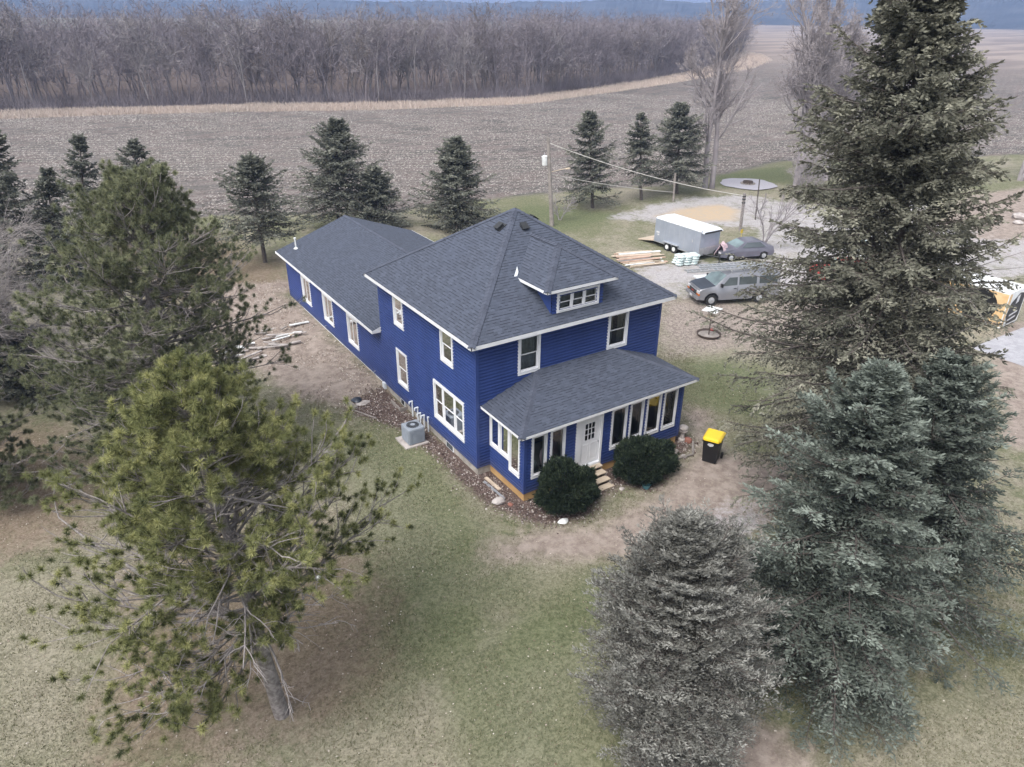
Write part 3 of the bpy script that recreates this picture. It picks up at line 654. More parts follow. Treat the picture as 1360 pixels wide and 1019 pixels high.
# floors / inner walls so that rooms are closed
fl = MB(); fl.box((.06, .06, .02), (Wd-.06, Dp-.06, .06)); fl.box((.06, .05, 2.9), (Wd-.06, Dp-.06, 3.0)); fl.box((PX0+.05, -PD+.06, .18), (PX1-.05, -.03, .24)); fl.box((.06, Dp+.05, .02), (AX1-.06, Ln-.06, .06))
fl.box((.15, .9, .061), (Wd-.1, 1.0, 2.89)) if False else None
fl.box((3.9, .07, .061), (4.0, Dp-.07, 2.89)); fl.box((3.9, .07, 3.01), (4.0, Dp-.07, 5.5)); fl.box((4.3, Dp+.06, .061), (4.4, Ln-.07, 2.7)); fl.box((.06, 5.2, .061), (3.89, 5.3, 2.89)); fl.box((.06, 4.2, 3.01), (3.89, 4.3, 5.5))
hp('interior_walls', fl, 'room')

def slab(mb, P, up, ulen=None, v0=0, th=0.0):
    """roof plane polygon P (first two points = eave edge); uv in metres"""
    a, b = Vector(P[0]), Vector(P[1]); u = (b-a).normalized(); n = u.cross(Vector(P[2])-a).normalized()
    if n.z < 0: n = -n
    v = n.cross(u)
    mb.face(P, [((Vector(p)-a).dot(u), (Vector(p)-a).dot(v)) for p in P])
def caps(mb, p, q, w=.15, step=.2, th=.022):
    p, q = Vector(p), Vector(q); L = (q-p).length; d = (q-p)/L; n = int(L/step)
    side = d.cross(Vector((0, 0, 1))).normalized()
    for i in range(n):
        a = p+d*(i*step); b = p+d*((i+1)*step+.02); da = Vector((0, 0, th+.012)); db = Vector((0, 0, th-.006)); dr = Vector((0, 0, -w*.42))
        mb.face([a-side*w+dr+da, a+da*1.2, b+db*1.2, b-side*w+dr+db]); mb.face([a+da*1.2, a+side*w+dr+da, b+side*w+dr+db, b+db*1.2])
        mb.face([a-side*w+dr+da, a-side*w+dr, a, a+da*1.2]); mb.face([a+da*1.2, a, a+side*w+dr, a+side*w+dr+da])
def fascia(mb, loop, z0, z1, closed=True, th=.03):
    n = len(loop)
    for i in range(n if closed else n-1):
        a, b = Vector((*loop[i], 0)), Vector((*loop[(i+1) % n], 0)); d = (b-a).normalized(); nr = Vector((d.y, -d.x, 0))
        P = [a-d*th*0, b, b-nr*th, a-nr*th]
        lo = [(p.x, p.y, z0) for p in P]; hi = [(p.x, p.y, z1) for p in P]
        mb.face(lo[::-1]); mb.face(hi)
        for j in range(4): k = (j+1) % 4; mb.face([lo[j], lo[k], hi[k], hi[j]])
# main hip roof
E0, E1, F0, F1, ZE = -.48, 10.02, -.48, 9.59, 5.76; AP = (4.77, 4.6, 9.22)
r = MB(); c4 = [(E0, F0, ZE), (E1, F0, ZE), (E1, F1, ZE), (E0, F1, ZE)]
for i in range(4): slab(r, [c4[i], c4[(i+1) % 4], AP], 1)
roof = hp('main_roof', r, 'shingle', merge=False)
for c in c4: r = MB(); caps(r, c, AP); x = hp('ridge_cap', r, 'cap', roof, merge=False); x.location = (0, 0, 0)
r = MB(); fascia(r, [(E0-.003, F0-.003), (E1+.003, F0-.003), (E1+.003, F1+.003), (E0-.003, F1+.003)], 5.60, 5.757); x = hp('fascia', r, 'white', roof); x.location = (0, 0, 0)
x = hp('soffit', MB().face([(E0+.02, F0+.02, 5.615), (E1-.02, F0+.02, 5.615), (E1-.02, F1-.02, 5.615), (E0+.02, F1-.02, 5.615)]), 'soffit', roof); x.location = (0, 0, 0)
def roofvent(x, y, z, rz, pitch):
    T = Matrix.Translation((x, y, z)) @ Matrix.Rotation(rz, 4, 'Z') @ Matrix.Rotation(pitch, 4, 'X')
    mb = MB(); mb.box((-.2, -.22, 0), (.2, .22, .02), T=T); mb.box((-.15, -.2, .02), (.15, .1, .14), T=T); mb.box((-.17, -.24, .14), (.17, .13, .165), T=T)
    q = hp('roof_vent', mb, 'acdark', roof); q.location = (0, 0, 0)
sl = math.atan(.66)
roofvent(3.8, 4.25, 8.60, -PI/2, sl); roofvent(4.62, 3.75, 8.60, 0, sl); roofvent(5.6, 4.5, 8.64, PI/2, sl)
# dormer
dx0, dx1, dy0, dzt, dzb = 3.0, 6.62, -.36, 7.22, 7.10; rz_ = 8.38; cxd = 4.81; yb = (dzt-5.76)/.66-.48; yr = (rz_-5.76)/.66-.48; ya = dy0+1.8
sl_main = lambda y: 5.76+.66*(y+.48)
dorm = hp('dormer', siding((0, .02), FRONT, 3.50, 6.12, 5.95, 7.12, [(3.9, 5.75, 6.16, 6.78)]), 'siding')
for xs, sgn in ((3.50, -1), (6.12, 1)):
    mb = MB(); z = 5.95
    while z < 7.1:
        y1 = (z+.05-5.76)/.66-.48
        if y1 > .02: mb.face([(xs+sgn*.02, .02, z), (xs+sgn*.02, y1+.06, z), (xs+sgn*.003, y1+.12, z+LAP), (xs+sgn*.003, .02, z+LAP)]); mb.face([(xs, .02, z), (xs, y1+.06, z), (xs+sgn*.02, y1+.06, z), (xs+sgn*.02, .02, z)])
        z += LAP
    x = hp('dormer_cheek', mb, 'siding', dorm); x.location = (0, 0, 0)
r = MB(); PA = (cxd, ya, rz_); PB = (cxd, yr, rz_)
slab(r, [(dx0, dy0, dzt), (dx1, dy0, dzt), PA], 1); slab(r, [(dx0, yb, dzt), (dx0, dy0, dzt), PA, PB], 1); slab(r, [(dx1, dy0, dzt), (dx1, yb, dzt), PB, PA], 1)
x = hp('dormer_roof', r, 'shingle', dorm, merge=False); x.location = (0, 0, 0)
r = MB(); caps(r, (dx0, dy0, dzt), PA); caps(r, (dx1, dy0, dzt), PA); caps(r, PA, PB); x = hp('ridge_cap', r, 'cap', dorm, merge=False); x.location = (0, 0, 0)
r = MB(); fascia(r, [(dx0-.003, yb+.02), (dx0-.003, dy0-.003), (dx1+.003, dy0-.003), (dx1+.003, yb+.02)], dzb, dzt-.003, closed=False); r.face([(dx0+.01, dy0+.01, dzb+.015), (dx1-.01, dy0+.01, dzb+.015), (dx1-.01, yb, dzb+.015), (dx0+.01, yb, dzb+.015)])
x = hp('dormer_fascia', r, 'white', dorm); x.location = (0, 0, 0)
r = MB()                                   # metal valley flashing beside the dormer roof
for s_, xx in ((-1, dx0), (1, dx1)):
    a, b = Vector((xx, yb, dzt+.02)), Vector((cxd, yr, rz_+.02)); r.face([a+Vector((s_*.0, 0, .03)), b+Vector((s_*.0, 0, .03)), b+Vector((s_*.15, 0, .035)), a+Vector((s_*.15, 0, .035))])
x = hp('flashing', r, 'trailtop', dorm); x.location = (0, 0, 0)
window((0, .02), FRONT, 3.74, 5.90, 6.09, 6.93, trim=(.11, .09, .09), lites=[(0, .333, 'hung'), (.333, .667, 'hung'), (.667, 1, 'hung')], curtain=1)
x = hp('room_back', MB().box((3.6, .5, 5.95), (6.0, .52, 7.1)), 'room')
# porch roof
pe0, pe1, pf, pz = .15, 9.34, -2.97, 2.90; A_, B_ = (2.96, -.005, 3.84), (6.83, -.005, 3.84)
r = MB(); slab(r, [(pe0, pf, pz), (pe1, pf, pz), B_, A_], 1); slab(r, [(pe0, -.005, pz), (pe0, pf, pz), A_], 1); slab(r, [(pe1, pf, pz), (pe1, -.005, pz), B_], 1)
pr_ = hp('porch_roof', r, 'shingle', merge=False)
for c_, d_ in (((pe0, pf, pz), A_), ((pe1, pf, pz), B_)): r = MB(); caps(r, c_, d_); x = hp('ridge_cap', r, 'cap', pr_, merge=False); x.location = (0, 0, 0)
r = MB(); fascia(r, [(pe0-.003, -.02), (pe0-.003, pf-.003), (pe1+.003, pf-.003), (pe1+.003, -.02)], 2.79, 2.897, closed=False); x = hp('fascia', r, 'white', pr_); x.location = (0, 0, 0)
x = hp('soffit', MB().face([(pe0+.01, pf+.01, 2.803), (pe1-.01, pf+.01, 2.803), (pe1-.01, -.03, 2.803), (pe0+.01, -.03, 2.803)]), 'soffit', pr_); x.location = (0, 0, 0)
# rear wing roof
ax0, ax1, ay0, ay1, az, ar, arz = -.49, 9.16, Dp-.02, 24.44, 2.93, 4.335, 4.62
r = MB(); slab(r, [(ax0, ay1, az), (ax0, ay0, az), (ar, ay0, arz), (ar, ay1, arz)], 1); slab(r, [(ax1, ay0, az), (ax1, ay1, az), (ar, ay1, arz), (ar, ay0, arz)], 1)
wr = hp('wing_roof', r, 'shingle', merge=False)
r = MB(); caps(r, (ar, ay1, arz), (ar, ay0, arz), .13); x = hp('ridge_cap', r, 'cap', wr, merge=False); x.location = (0, 0, 0)
r = MB(); r.box((ax0-.03, ay0, 2.79), (ax0-.003, ay1+.02, 2.926)); r.box((ax1+.003, ay0, 2.79), (ax1+.03, ay1+.02, 2.926)); r.face([(ax0, ay0, 2.8), (0, ay0, 2.8), (0, ay1, 2.8), (ax0, ay1, 2.8)]); r.face([(ax1, ay0, 2.8), (AX1, ay0, 2.8), (AX1, ay1, 2.8), (ax1, ay1, 2.8)])
for y_ in (ay1,):
    for (xa, za), (xb, zb_) in (((ax0, az), (ar, arz)), ((ar, arz), (ax1, az))): r.face([(xa, y_, za-.14), (xb, y_, zb_-.14), (xb, y_, zb_-.003), (xa, y_, za-.003)]); r.face([(xa, y_, za-.14), (xb, y_, zb_-.14), (xb, Ln, zb_-.14), (xa, Ln, za-.14)])
k_ = (arz-az)/(ar-ax0); r.face([(ax0-.03, ay0-.004, 2.79), (-.004, ay0-.004, 2.79), (-.004, ay0-.004, az+k_*.48), (ax0-.03, ay0-.004, 2.926)])
x = hp('fascia', r, 'white', wr); x.location = (0, 0, 0)
pv = at(393, 328, 3.38); zp_ = az+k_*(pv[0]-ax0)
mb = MB().lathe([(.16, 0), (.12, .03), (.06, .09), (.045, .1), (.045, .62), (.075, .62), (.075, .7), (0, .7)], (pv[0], pv[1], zp_)); hp('vent_pipe', mb, 'bright')
# porch steps
st = MB()
for i in range(4):
    z = .14-.175*i+.04; y1 = -PD-.03-.27*i
    st.box((3.25, y1-.30, z-.045), (4.34, y1+.0, z))
steps = hp('porch_steps', st, 'lumber')
st = MB()
for x0 in (3.27, 4.28):
    st.face([(x0, -PD-.03, -.5), (x0, -PD-1.15, -.5), (x0, -PD-1.15, -.40), (x0, -PD-.03, .13)]); st.face([(x0+.04, -PD-.03, -.5), (x0+.04, -PD-1.15, -.5), (x0+.04, -PD-1.15, -.40), (x0+.04, -PD-.03, .13)])
    st.face([(x0, -PD-.03, .13), (x0+.04, -PD-.03, .13), (x0+.04, -PD-1.15, -.4), (x0, -PD-1.15, -.4)])
for i in range(4): st.box((3.3, -PD-.03-.27*i-.012, .14-.175*i-.14), (4.29, -PD-.03-.27*i, .134-.175*i))
x = hp('stringer', st, 'greywood', steps); x.location = (0, 0, 0)
# service pipes beside the AC
for y_, z0, z1, hk in ((5.86, -.45, .45, .18), (5.30, -.4, .38, .20), (5.05, -.4, .2, .12), (4.65, -.4, .28, .18), (4.25, -.4, .36, .0)):
    mb = MB(); mb.path([(-.09, y_, z0), (-.09, y_, z1)]+([(-.24, y_, z1), (-.24, y_-.0, z1-.12)] if hk else [(-.02, y_, z1)]), .036, 10); mb.lathe([(.05, 0), (.05, .06), (0, .06)], (-.09, y_, z1-.04), 10); hp('vent_pipe', mb, 'trailtop')
for y_ in (10.2, 17.3, 21.9): hp('hose_bib', MB().path([(-.02, y_, .2), (-.14, y_, .22), (-.16, y_, .1)], .018, 6), 'steel')
hp('bulkhead', MB().box((-.16, 8.95, -.5), (-.02, 9.18, .05), bev=.01), 'trailtop')
hp('window_well', MB().box((-.42, 7.6, -.5), (-.38, 6.6, -.18)).box((-.42, 6.56, -.5), (-.0, 6.6, -.18)), 'greywood')
# ------------------------------------------------------------------ vegetation builders (local space, growing along +z)
def rnd(r, a, b, *s): return r.uniform(a, b, s if s else None)
def conifer(name, H, Rf, nbr, seed, leafmat, woodmat, hb=.06, tw=20, q=9, ll=.16, lw=.04, up=.15, droop=.45, tl=.34, trunk=.25, wood_sides=6, drop=.1, hang=.35, tonesh=0., wob=.08, tipt=.28, lf=1., rag=.68, dead=0, aspec=None):
    """spruce-like tree: whorled limbs, side twigs, needle-covered shoots as small faces"""
    r = np.random.default_rng(seed)
    root = empty(name, (0, 0, 0))
    wd = NB(); k = 12; tz = np.linspace(-.3, H, k); P = np.stack([r.normal(0, .012*H**.5, k), r.normal(0, .012*H**.5, k), tz], 1)[None]; P[0, 0, :2] = 0; P[0, -1, :2] = 0
    wd.tubes(P, (trunk*(1-np.clip(tz/H, 0, 1))**.8+.012)[None], 8)
    wd.build('trunk', woodmat, root, True)
    t = np.sort(r.uniform(0, 1, nbr))**.85; z = H*(hb+(1-hb)*t*.985); az = np.arange(nbr)*2.399+r.normal(0, .35, nbr)
    L = np.array([Rf(a) for a in t])*r.uniform(rag, 1.15, nbr)*np.where(r.random(nbr) < .06, 1.1, 1)
    if aspec: L *= np.array([aspec(a, q_) for a, q_ in zip(az, t)])
    m_ = 7; s = np.linspace(0, 1, m_)
    out = np.stack([np.cos(az), np.sin(az), np.zeros(nbr)], 1)
    upn = up+.5*t**2+r.normal(0, wob, nbr); dr = droop*(1-.6*t)*r.uniform(.7, 1.3, nbr)
    zz = L[:, None]*(upn[:, None]*s-dr[:, None]*s**1.6+.16*s**4)
    sw = r.normal(0, .08, nbr)[:, None]*L[:, None]*s**2
    side = np.stack([-np.sin(az), np.cos(az), np.zeros(nbr)], 1)
    B = out[:, None, :]*(L[:, None]*s)[..., None]+side[:, None, :]*sw[..., None]; B[..., 2] = z[:, None]+zz; B[..., 2] = np.maximum(B[..., 2], .12)
    br = NB(); br.tubes(B, (.011+.014*L)[:, None]*(1-.85*s)[None]*trunk/.25*lf+.004, 4)
    # side twigs
    ts = np.linspace(.12, 1, tw); T = np.repeat(ts, 2); sg = np.tile([-1, 1], tw); n2 = 2*tw
    idx = T*(m_-1); i0 = np.minimum(idx.astype(int), m_-2); f = (idx-i0)[None, :, None]
    base = B[:, i0]*(1-f)+B[:, i0+1]*f; tan = nrm(B[:, i0+1]-B[:, i0])
    l = (tl*L[:, None]*(1-T)[None]*.9+.22+.10*L[:, None]*.5)*r.uniform(.55, 1.15, (nbr, n2)); l = np.minimum(l, .3*L[:, None]+.10+.25*np.clip(L[:, None], 0, 1))
    d = nrm(tan*r.uniform(.45, .8, (nbr, n2, 1))+side[:, None, :]*sg[None, :, None]*r.uniform(.5, 1., (nbr, n2, 1))*np.where(T[None, :, None] > .97, .2, 1)+np.array([0, 0, -1.])*r.uniform(min(-.12, hang), max(.05, hang), (nbr, n2, 1)))
    keep = r.random((nbr, n2)) > drop
    keep &= (r.random((nbr, 1)) > .03)
    keep = keep.ravel(); base = base.reshape(-1, 3)[keep]; d = d.reshape(-1, 3)[keep]; l = l.ravel()[keep]; n = len(l)
    bt = np.repeat(r.normal(.42, .13, nbr), n2)[keep]; Tt = np.tile(T, nbr)[keep]
    tip = base+d*l[:, None]
    br.sliv(base, d*l[:, None], .018+.004*l, .5, r)
    # shoots
    u = np.linspace(.05, 1, q)[None, :, None]; P = base[:, None]+d[:, None]*l[:, None, None]*u+r.normal(0, .015, (n, q, 3)); P[..., 2] -= (l[:, None]*.12*u[..., 0]**2)
    s2 = nrm(np.cross(d, [0, 0, 1.])); sgn = np.where((np.arange(q) % 2) == 0, 1, -1)[None, :, None]
    D = nrm(d[:, None]*r.uniform(.5, 1, (n, q, 1))+s2[:, None]*sgn*r.uniform(.3, .9, (n, q, 1))+r.normal(0, .22, (n, q, 3))+np.array([0, 0, .06]))*(ll*r.uniform(.6, 1.25, (n, q, 1)))
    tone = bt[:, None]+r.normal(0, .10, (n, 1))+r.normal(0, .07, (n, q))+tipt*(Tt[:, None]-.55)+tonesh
    P[..., 2] = np.maximum(P[..., 2], .06)
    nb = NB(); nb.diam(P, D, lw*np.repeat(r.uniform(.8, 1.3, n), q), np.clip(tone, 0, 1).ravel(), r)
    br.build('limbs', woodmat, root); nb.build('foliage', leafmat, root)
    if dead:
        dd = NB(); n = dead; a = r.uniform(0, 2*PI, n); zz = r.uniform(.05, .55, n)*H; Ls = r.uniform(.6, 1.9, n)
        o = np.stack([np.cos(a), np.sin(a), r.uniform(-.2, .5, n)], 1); Pz = np.zeros((n, 5, 3)); Pz[:, 0] = np.stack([np.cos(a)*.1, np.sin(a)*.1, zz], 1)
        for j in range(1, 5): o = nrm(o+r.normal(0, .28, (n, 3))); Pz[:, j] = Pz[:, j-1]+o*Ls[:, None]*.5
        dd.tubes(Pz, np.linspace(.03, .006, 5)[None], 4); dd.build('dead_branches', 'twig', root)
    return root
def grow(r, P0, D0, L0_, R0, spec):
    """recursive limbs. spec: list of (segments, wobble, up, children, angle, lratio, rratio, tmin)"""
    levels = []; P, D, L, R = P0, nrm(D0), L0_, R0
    for (k, wob, up, nc, ang, lr, rr, tmin) in spec:
        n = len(P); pts = np.zeros((n, k+1, 3)); dirs = np.zeros((n, k+1, 3)); pts[:, 0] = P; d = D; dirs[:, 0] = d
        for j in range(k):
            d = nrm(d+r.normal(0, wob, (n, 3))+np.array([0, 0, up])); pts[:, j+1] = pts[:, j]+d*(L/k)[:, None]; dirs[:, j+1] = d
        tap = np.linspace(1, .35, k+1)[None]; levels.append((pts, R[:, None]*tap))
        if not nc: break
        t = r.uniform(tmin, 1, (n, nc)); idx = t*k; i0 = np.minimum(idx.astype(int), k-1); f = (idx-i0)[..., None]; ar_ = np.arange(n)[:, None]
        p = pts[ar_, i0]*(1-f)+pts[ar_, i0+1]*f; dd = dirs[ar_, i0+1]; pp = nrm(np.cross(dd, r.normal(size=(n, nc, 3))))
        a = ang*r.uniform(.6, 1.4, (n, nc, 1)); nd = dd*np.cos(a)+pp*np.sin(a)
        P = p.reshape(-1, 3); D = nd.reshape(-1, 3); L = (L[:, None]*lr*r.uniform(.6, 1.25, (n, nc))*(1.25-.6*t)).ravel(); R = (R[:, None]*rr*np.ones((n, nc))*(1.15-.5*t)).ravel()
    return levels
def bare_mesh(levels, sides=(8, 5, 4, 3), thin=None, wmin=0, tone=.5):
    """trunk levels -> first NB, rest -> second"""
    a, b = NB(), NB()
    for i, (pts, R) in enumerate(levels):
        if thin is not None and i >= thin:
            n, k, _ = pts.shape
            for j in range(k-1):
                w = np.maximum(R[:, j]*2, wmin); X = nrm(np.cross(pts[:, j+1]-pts[:, j], np.random.default_rng(j).normal(size=(n, 3))))
                V = np.stack([pts[:, j]-X*w[:, None]/2, pts[:, j]+X*w[:, None]/2, pts[:, j+1]], 1); b.add(V.reshape(-1, 3), np.arange(3*n).reshape(-1, 3), tone)
        else: (a if i == 0 else b).tubes(pts, np.maximum(R, wmin/2), sides[min(i, len(sides)-1)])
    return a, b

def pine(name, H, base, top, seed, leafmat, Rf, nwh, label, low=None, nt=1.0, hb=.2, trunk=.2, bare_side=None):
    r = np.random.default_rng(seed); root = empty(name, base, 0, label, 'tree'); HL = lean(root, top); H = HL
    wd = NB(); k = 12; tz = np.linspace(-.3, H, k); bend = np.stack([.07*np.sin(np.maximum(tz-3, 0)*.9), .06*np.cos(np.maximum(tz-3, 0)*.8)-.06, tz], 1); P = bend[None]
    wd.tubes(P, (trunk*(1-np.clip(tz/H, 0, 1))**.75+.02)[None], 10); wd.build('trunk', 'bark', root, True)
    zs = np.linspace(hb, .97, nwh); per = r.integers(4, 7, nwh); t = np.repeat(zs, per); n = len(t)
    z = H*t+r.normal(0, .12, n); az = np.concatenate([r.uniform(0, 6.28)+np.arange(p)*2*PI/p for p in per])+r.normal(0, .25, n)
    L = np.array([Rf(a) for a in t])*r.uniform(.6, 1.15, n); elev = r.normal(.04, .13, n)+.55*t**2
    if low:
        for (zl, al, ll_, el) in low: z = np.append(z, zl); az = np.append(az, al); L = np.append(L, ll_); elev = np.append(elev, el); t = np.append(t, .2)
        n = len(z)
    if bare_side is not None: k_ = (t < .56) & (np.cos(az-bare_side[0]) > math.cos(bare_side[1])) & (np.arange(n) < n-len(low or [])); L = np.where(k_, L*.33, L)
    bd = np.stack([np.cos(az)*np.cos(elev), np.sin(az)*np.cos(elev), np.sin(elev)], 1)
    P0 = np.stack([np.zeros(n), np.zeros(n), z], 1)
    m_ = 8; B = np.zeros((n, m_, 3)); B[:, 0] = P0; d = bd
    for j in range(1, m_):
        d = nrm(d+r.normal(0, .10, (n, 3))+np.array([0, 0, 1.])*(-.05+.022*j)); B[:, j] = B[:, j-1]+d*(L/(m_-1))[:, None]
    lb = NB(); lb.tubes(B, (.014+.011*L)[:, None]*np.linspace(1, .22, m_)[None], 5)
    # sub-branches
    nsb = 15; T = np.sort(r.uniform(.22, 1, (n, nsb)), 1); T[:, -1] = 1; idx = T*(m_-1); i0 = np.minimum(idx.astype(int), m_-2); f = (idx-i0)[..., None]; A = np.arange(n)[:, None]
    p = B[A, i0]*(1-f)+B[A, i0+1]*f; tn = nrm(B[A, i0+1]-B[A, i0]); sd = nrm(np.cross(tn, [0, 0, 1.])); sg = r.choice([-1, 1], (n, nsb, 1))
    dd = nrm(tn*r.uniform(.5, 1.1, (n, nsb, 1))+sd*sg*r.uniform(.3, 1.1, (n, nsb, 1))*np.where(T[..., None] > .99, .1, 1)+np.array([0, 0, 1.])*r.uniform(-.15, .40, (n, nsb, 1)))
    ls = (.16*L[:, None]+.40)*r.uniform(.6, 1.3, (n, nsb)); p = p.reshape(-1, 3); dd = dd.reshape(-1, 3); ls = ls.ravel(); N = len(ls)
    C = np.zeros((N, 5, 3)); C[:, 0] = p; d = dd
    for j in range(1, 5): d = nrm(d+r.normal(0, .16, (N, 3))+np.array([0, 0, .06])); C[:, j] = C[:, j-1]+d*(ls/4)[:, None]
    lb.tubes(C, (.007+.010*ls)[:, None]*np.linspace(1, .45, 5)[None], 4)
    # twiglets carrying tufts: several per sub-branch near its end
    nt_ = 5; TT = r.uniform(.5, 1, (N, nt_)); TT[:, 0] = 1; idx = TT*4; i0 = np.minimum(idx.astype(int), 3); f = (idx-i0)[..., None]; A = np.arange(N)[:, None]
    q = C[A, i0]*(1-f)+C[A, i0+1]*f; tq = nrm(nrm(C[A, i0+1]-C[A, i0])+r.normal(0, .55, (N, nt_, 3))*np.where(np.arange(nt_)[None, :, None] == 0, .3, 1)+np.array([0, 0, .38]))
    lq = r.uniform(.12, .38, (N, nt_, 1)); q2 = q+tq*lq; q, q2, tq = q.reshape(-1, 3), q2.reshape(-1, 3), tq.reshape(-1, 3)
    keep = r.random(len(q)) < .66*nt
    tt = np.repeat(np.repeat(t, nsb), nt_); lb.sliv(q, q2-q, .014, .5, r)
    q2, tq = q2[keep], tq[keep]; K = len(q2); nn = 105
    ax_ = r.uniform(-.07, .03, (K, nn, 1)); ph = r.normal(size=(K, nn, 3)); D = nrm(nrm(ph)+tq[:, None]*r.uniform(.25, .7, (K, nn, 1)))*r.uniform(.11, .185, (K, nn, 1))
    P = q2[:, None]+tq[:, None]*ax_
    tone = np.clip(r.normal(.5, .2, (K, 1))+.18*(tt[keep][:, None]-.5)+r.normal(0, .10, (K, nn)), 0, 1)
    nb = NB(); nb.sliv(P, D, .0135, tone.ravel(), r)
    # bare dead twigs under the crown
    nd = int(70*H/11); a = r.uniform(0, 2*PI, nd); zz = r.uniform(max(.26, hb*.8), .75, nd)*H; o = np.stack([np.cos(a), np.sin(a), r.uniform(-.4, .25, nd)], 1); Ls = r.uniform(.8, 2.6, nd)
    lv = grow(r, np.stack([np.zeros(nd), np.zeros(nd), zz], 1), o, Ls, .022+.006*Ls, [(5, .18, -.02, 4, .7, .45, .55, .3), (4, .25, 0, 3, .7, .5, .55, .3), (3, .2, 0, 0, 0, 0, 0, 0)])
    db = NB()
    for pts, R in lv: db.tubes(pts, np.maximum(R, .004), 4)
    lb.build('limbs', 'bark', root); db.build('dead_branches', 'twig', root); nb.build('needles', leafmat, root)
    return root

# the two big pines on the left
bF = at(374, 948); tF = near_axis(246, 528, bF[0], bF[1])
def azto(px, py, b, z):                      # azimuth from b towards the spot seen at a pixel
    q = at(px, py, z); return math.atan2(q[1]-b[1], q[0]-b[0]), math.hypot(q[0]-b[0], q[1]-b[1])
def prof(pts):
    xs, ys = zip(*pts); return lambda t: float(np.interp(t, xs, ys))
lowF = [(3.1, *azto(140, 985, bF, .9), -.24), (2.9, *azto(255, 1012, bF, .8), -.34), (3.5, *azto(90, 720, bF, 2.2), -.08), (3.6, *azto(170, 940, bF, 1.2), -.22), (3.2, *azto(235, 1000, bF, 1.0), -.30), (3.4, *azto(120, 800, bF, 2.0), -.10), (4.2, *azto(520, 740, bF, 2.0), -.16), (3.2, *azto(130, 880, bF, 1.5), -.2), (4.3, *azto(470, 700, bF, 2.6), -.14), (3.7, *azto(300, 960, bF, 2.0), -.2)]
pine('pine_tree', 11, bF, tF, 3, 'needle', prof([(0, 1), (.2, 2.2), (.34, 3.3), (.45, 4.1), (.6, 3.3), (.75, 2.2), (.88, 1.2), (1, .35)]), 16, 'large green pine with bare leaning grey trunk standing on lawn nearest the camera', low=lowF, hb=.36, nt=.9, bare_side=(-1.35, 1.25))
bB = at(222, 625); tB = near_axis(184, 246, bB[0], bB[1])
pine('pine_tree', 13, bB, tB, 9, 'needleback', prof([(0, 3), (.1, 4.2), (.3, 4.7), (.5, 4.4), (.7, 3.4), (.85, 2.1), (1, .4)]), 28, 'tall pine directly behind the nearest pine, left of the blue house rear wing', hb=.08, nt=.95)
bC = at(70, 700); 
pine('pine_tree', 6, bC+np.array([-2.2, 3.2, 0]), bC+np.array([-2.5, 3.3, 6.5]), 15, 'needleback', prof([(0, 1.8), (.3, 2.5), (.6, 2.), (1, .3)]), 9, 'smaller pine at the left edge of lawn beside the reddish needle covered ground', hb=.06, nt=.8)

def place_con(name, b, t, label, root, cat='tree', group=None, sink=0.):
    base = at(*b) if len(b) == 2 else np.array(b)
    top = near_axis(*t, base[0], base[1]) if t else base+np.array([0, 0, 1.])
    root.location = [float(base[0]), float(base[1]), float(base[2])-sink]
    lean(root, top); tag(root, label, cat, group); return root
def hgt(b, t): base = at(*b); return float(np.linalg.norm(near_axis(*t, base[0], base[1])-base))

# huge old spruce on the right
bb = (1150, 700); bt_ = (1236, -72); Hb = hgt(bb, bt_); print('big spruce height', Hb)
s_ = conifer('spruce_tree', Hb, prof([(0, 3.3), (.15, 4.0), (.4, 3.9), (.6, 3.2), (.75, 2.5), (.85, 1.6), (.95, .8), (1, .2)]), 450, 31, 'spruce', 'darkbark', hb=.07, tw=26, q=12, ll=.15, lw=.06, up=.14, droop=.42, trunk=.30, lf=.6, drop=.24, hang=.95, dead=120, tl=.30, wob=.15, aspec=lambda a, t: 1+((.14 if t > .42 else .26) if math.cos(a-2.56) > 0 else .26)*math.cos(a-2.56)*(1 if t > .1 else .4))
place_con('spruce_tree', bb, bt_, 'tallest tree, old olive green spruce with ragged crown, hiding part of the van', s_)
# blue spruces in front of it
b1, t1 = (1088, 890), (1178, 484); H1 = hgt(b1, t1); print('blue', H1)
s_ = conifer('blue_spruce', H1, prof([(0, 2.6), (.12, 2.9), (.35, 2.6), (.6, 1.9), (.8, 1.1), (1, .12)]), 290, 32, 'bluespruce', 'darkbark', hb=.03, tw=22, q=12, ll=.14, lw=.048, up=.30, droop=.50, trunk=.16, drop=.06, hang=.40, tipt=.45, wob=.18, aspec=lambda a, t: 1+.18*math.cos(a-2.8))
place_con('', b1, t1, 'blue green spruce standing beside the grey dusty evergreen at bottom right', s_)
b2, t2 = (1185, 800), (1270, 468); H2_ = hgt(b2, t2); print('blue2', H2_)
s_ = conifer('blue_spruce', H2_, prof([(0, 3.0), (.12, 3.4), (.35, 3.0), (.6, 2.0), (.8, 1.2), (1, .12)]), 280, 33, 'bluespruce', 'darkbark', hb=.03, tw=20, q=12, ll=.14, lw=.048, up=.28, droop=.48, trunk=.16, drop=.10, hang=.5, tonesh=-.03, tipt=.35, wob=.22, rag=.55, aspec=lambda a, t: 1+.2*math.cos(a-3.6))
place_con('', b2, t2, 'duller blue green spruce farther right, nearest the right edge under the tallest tree', s_)
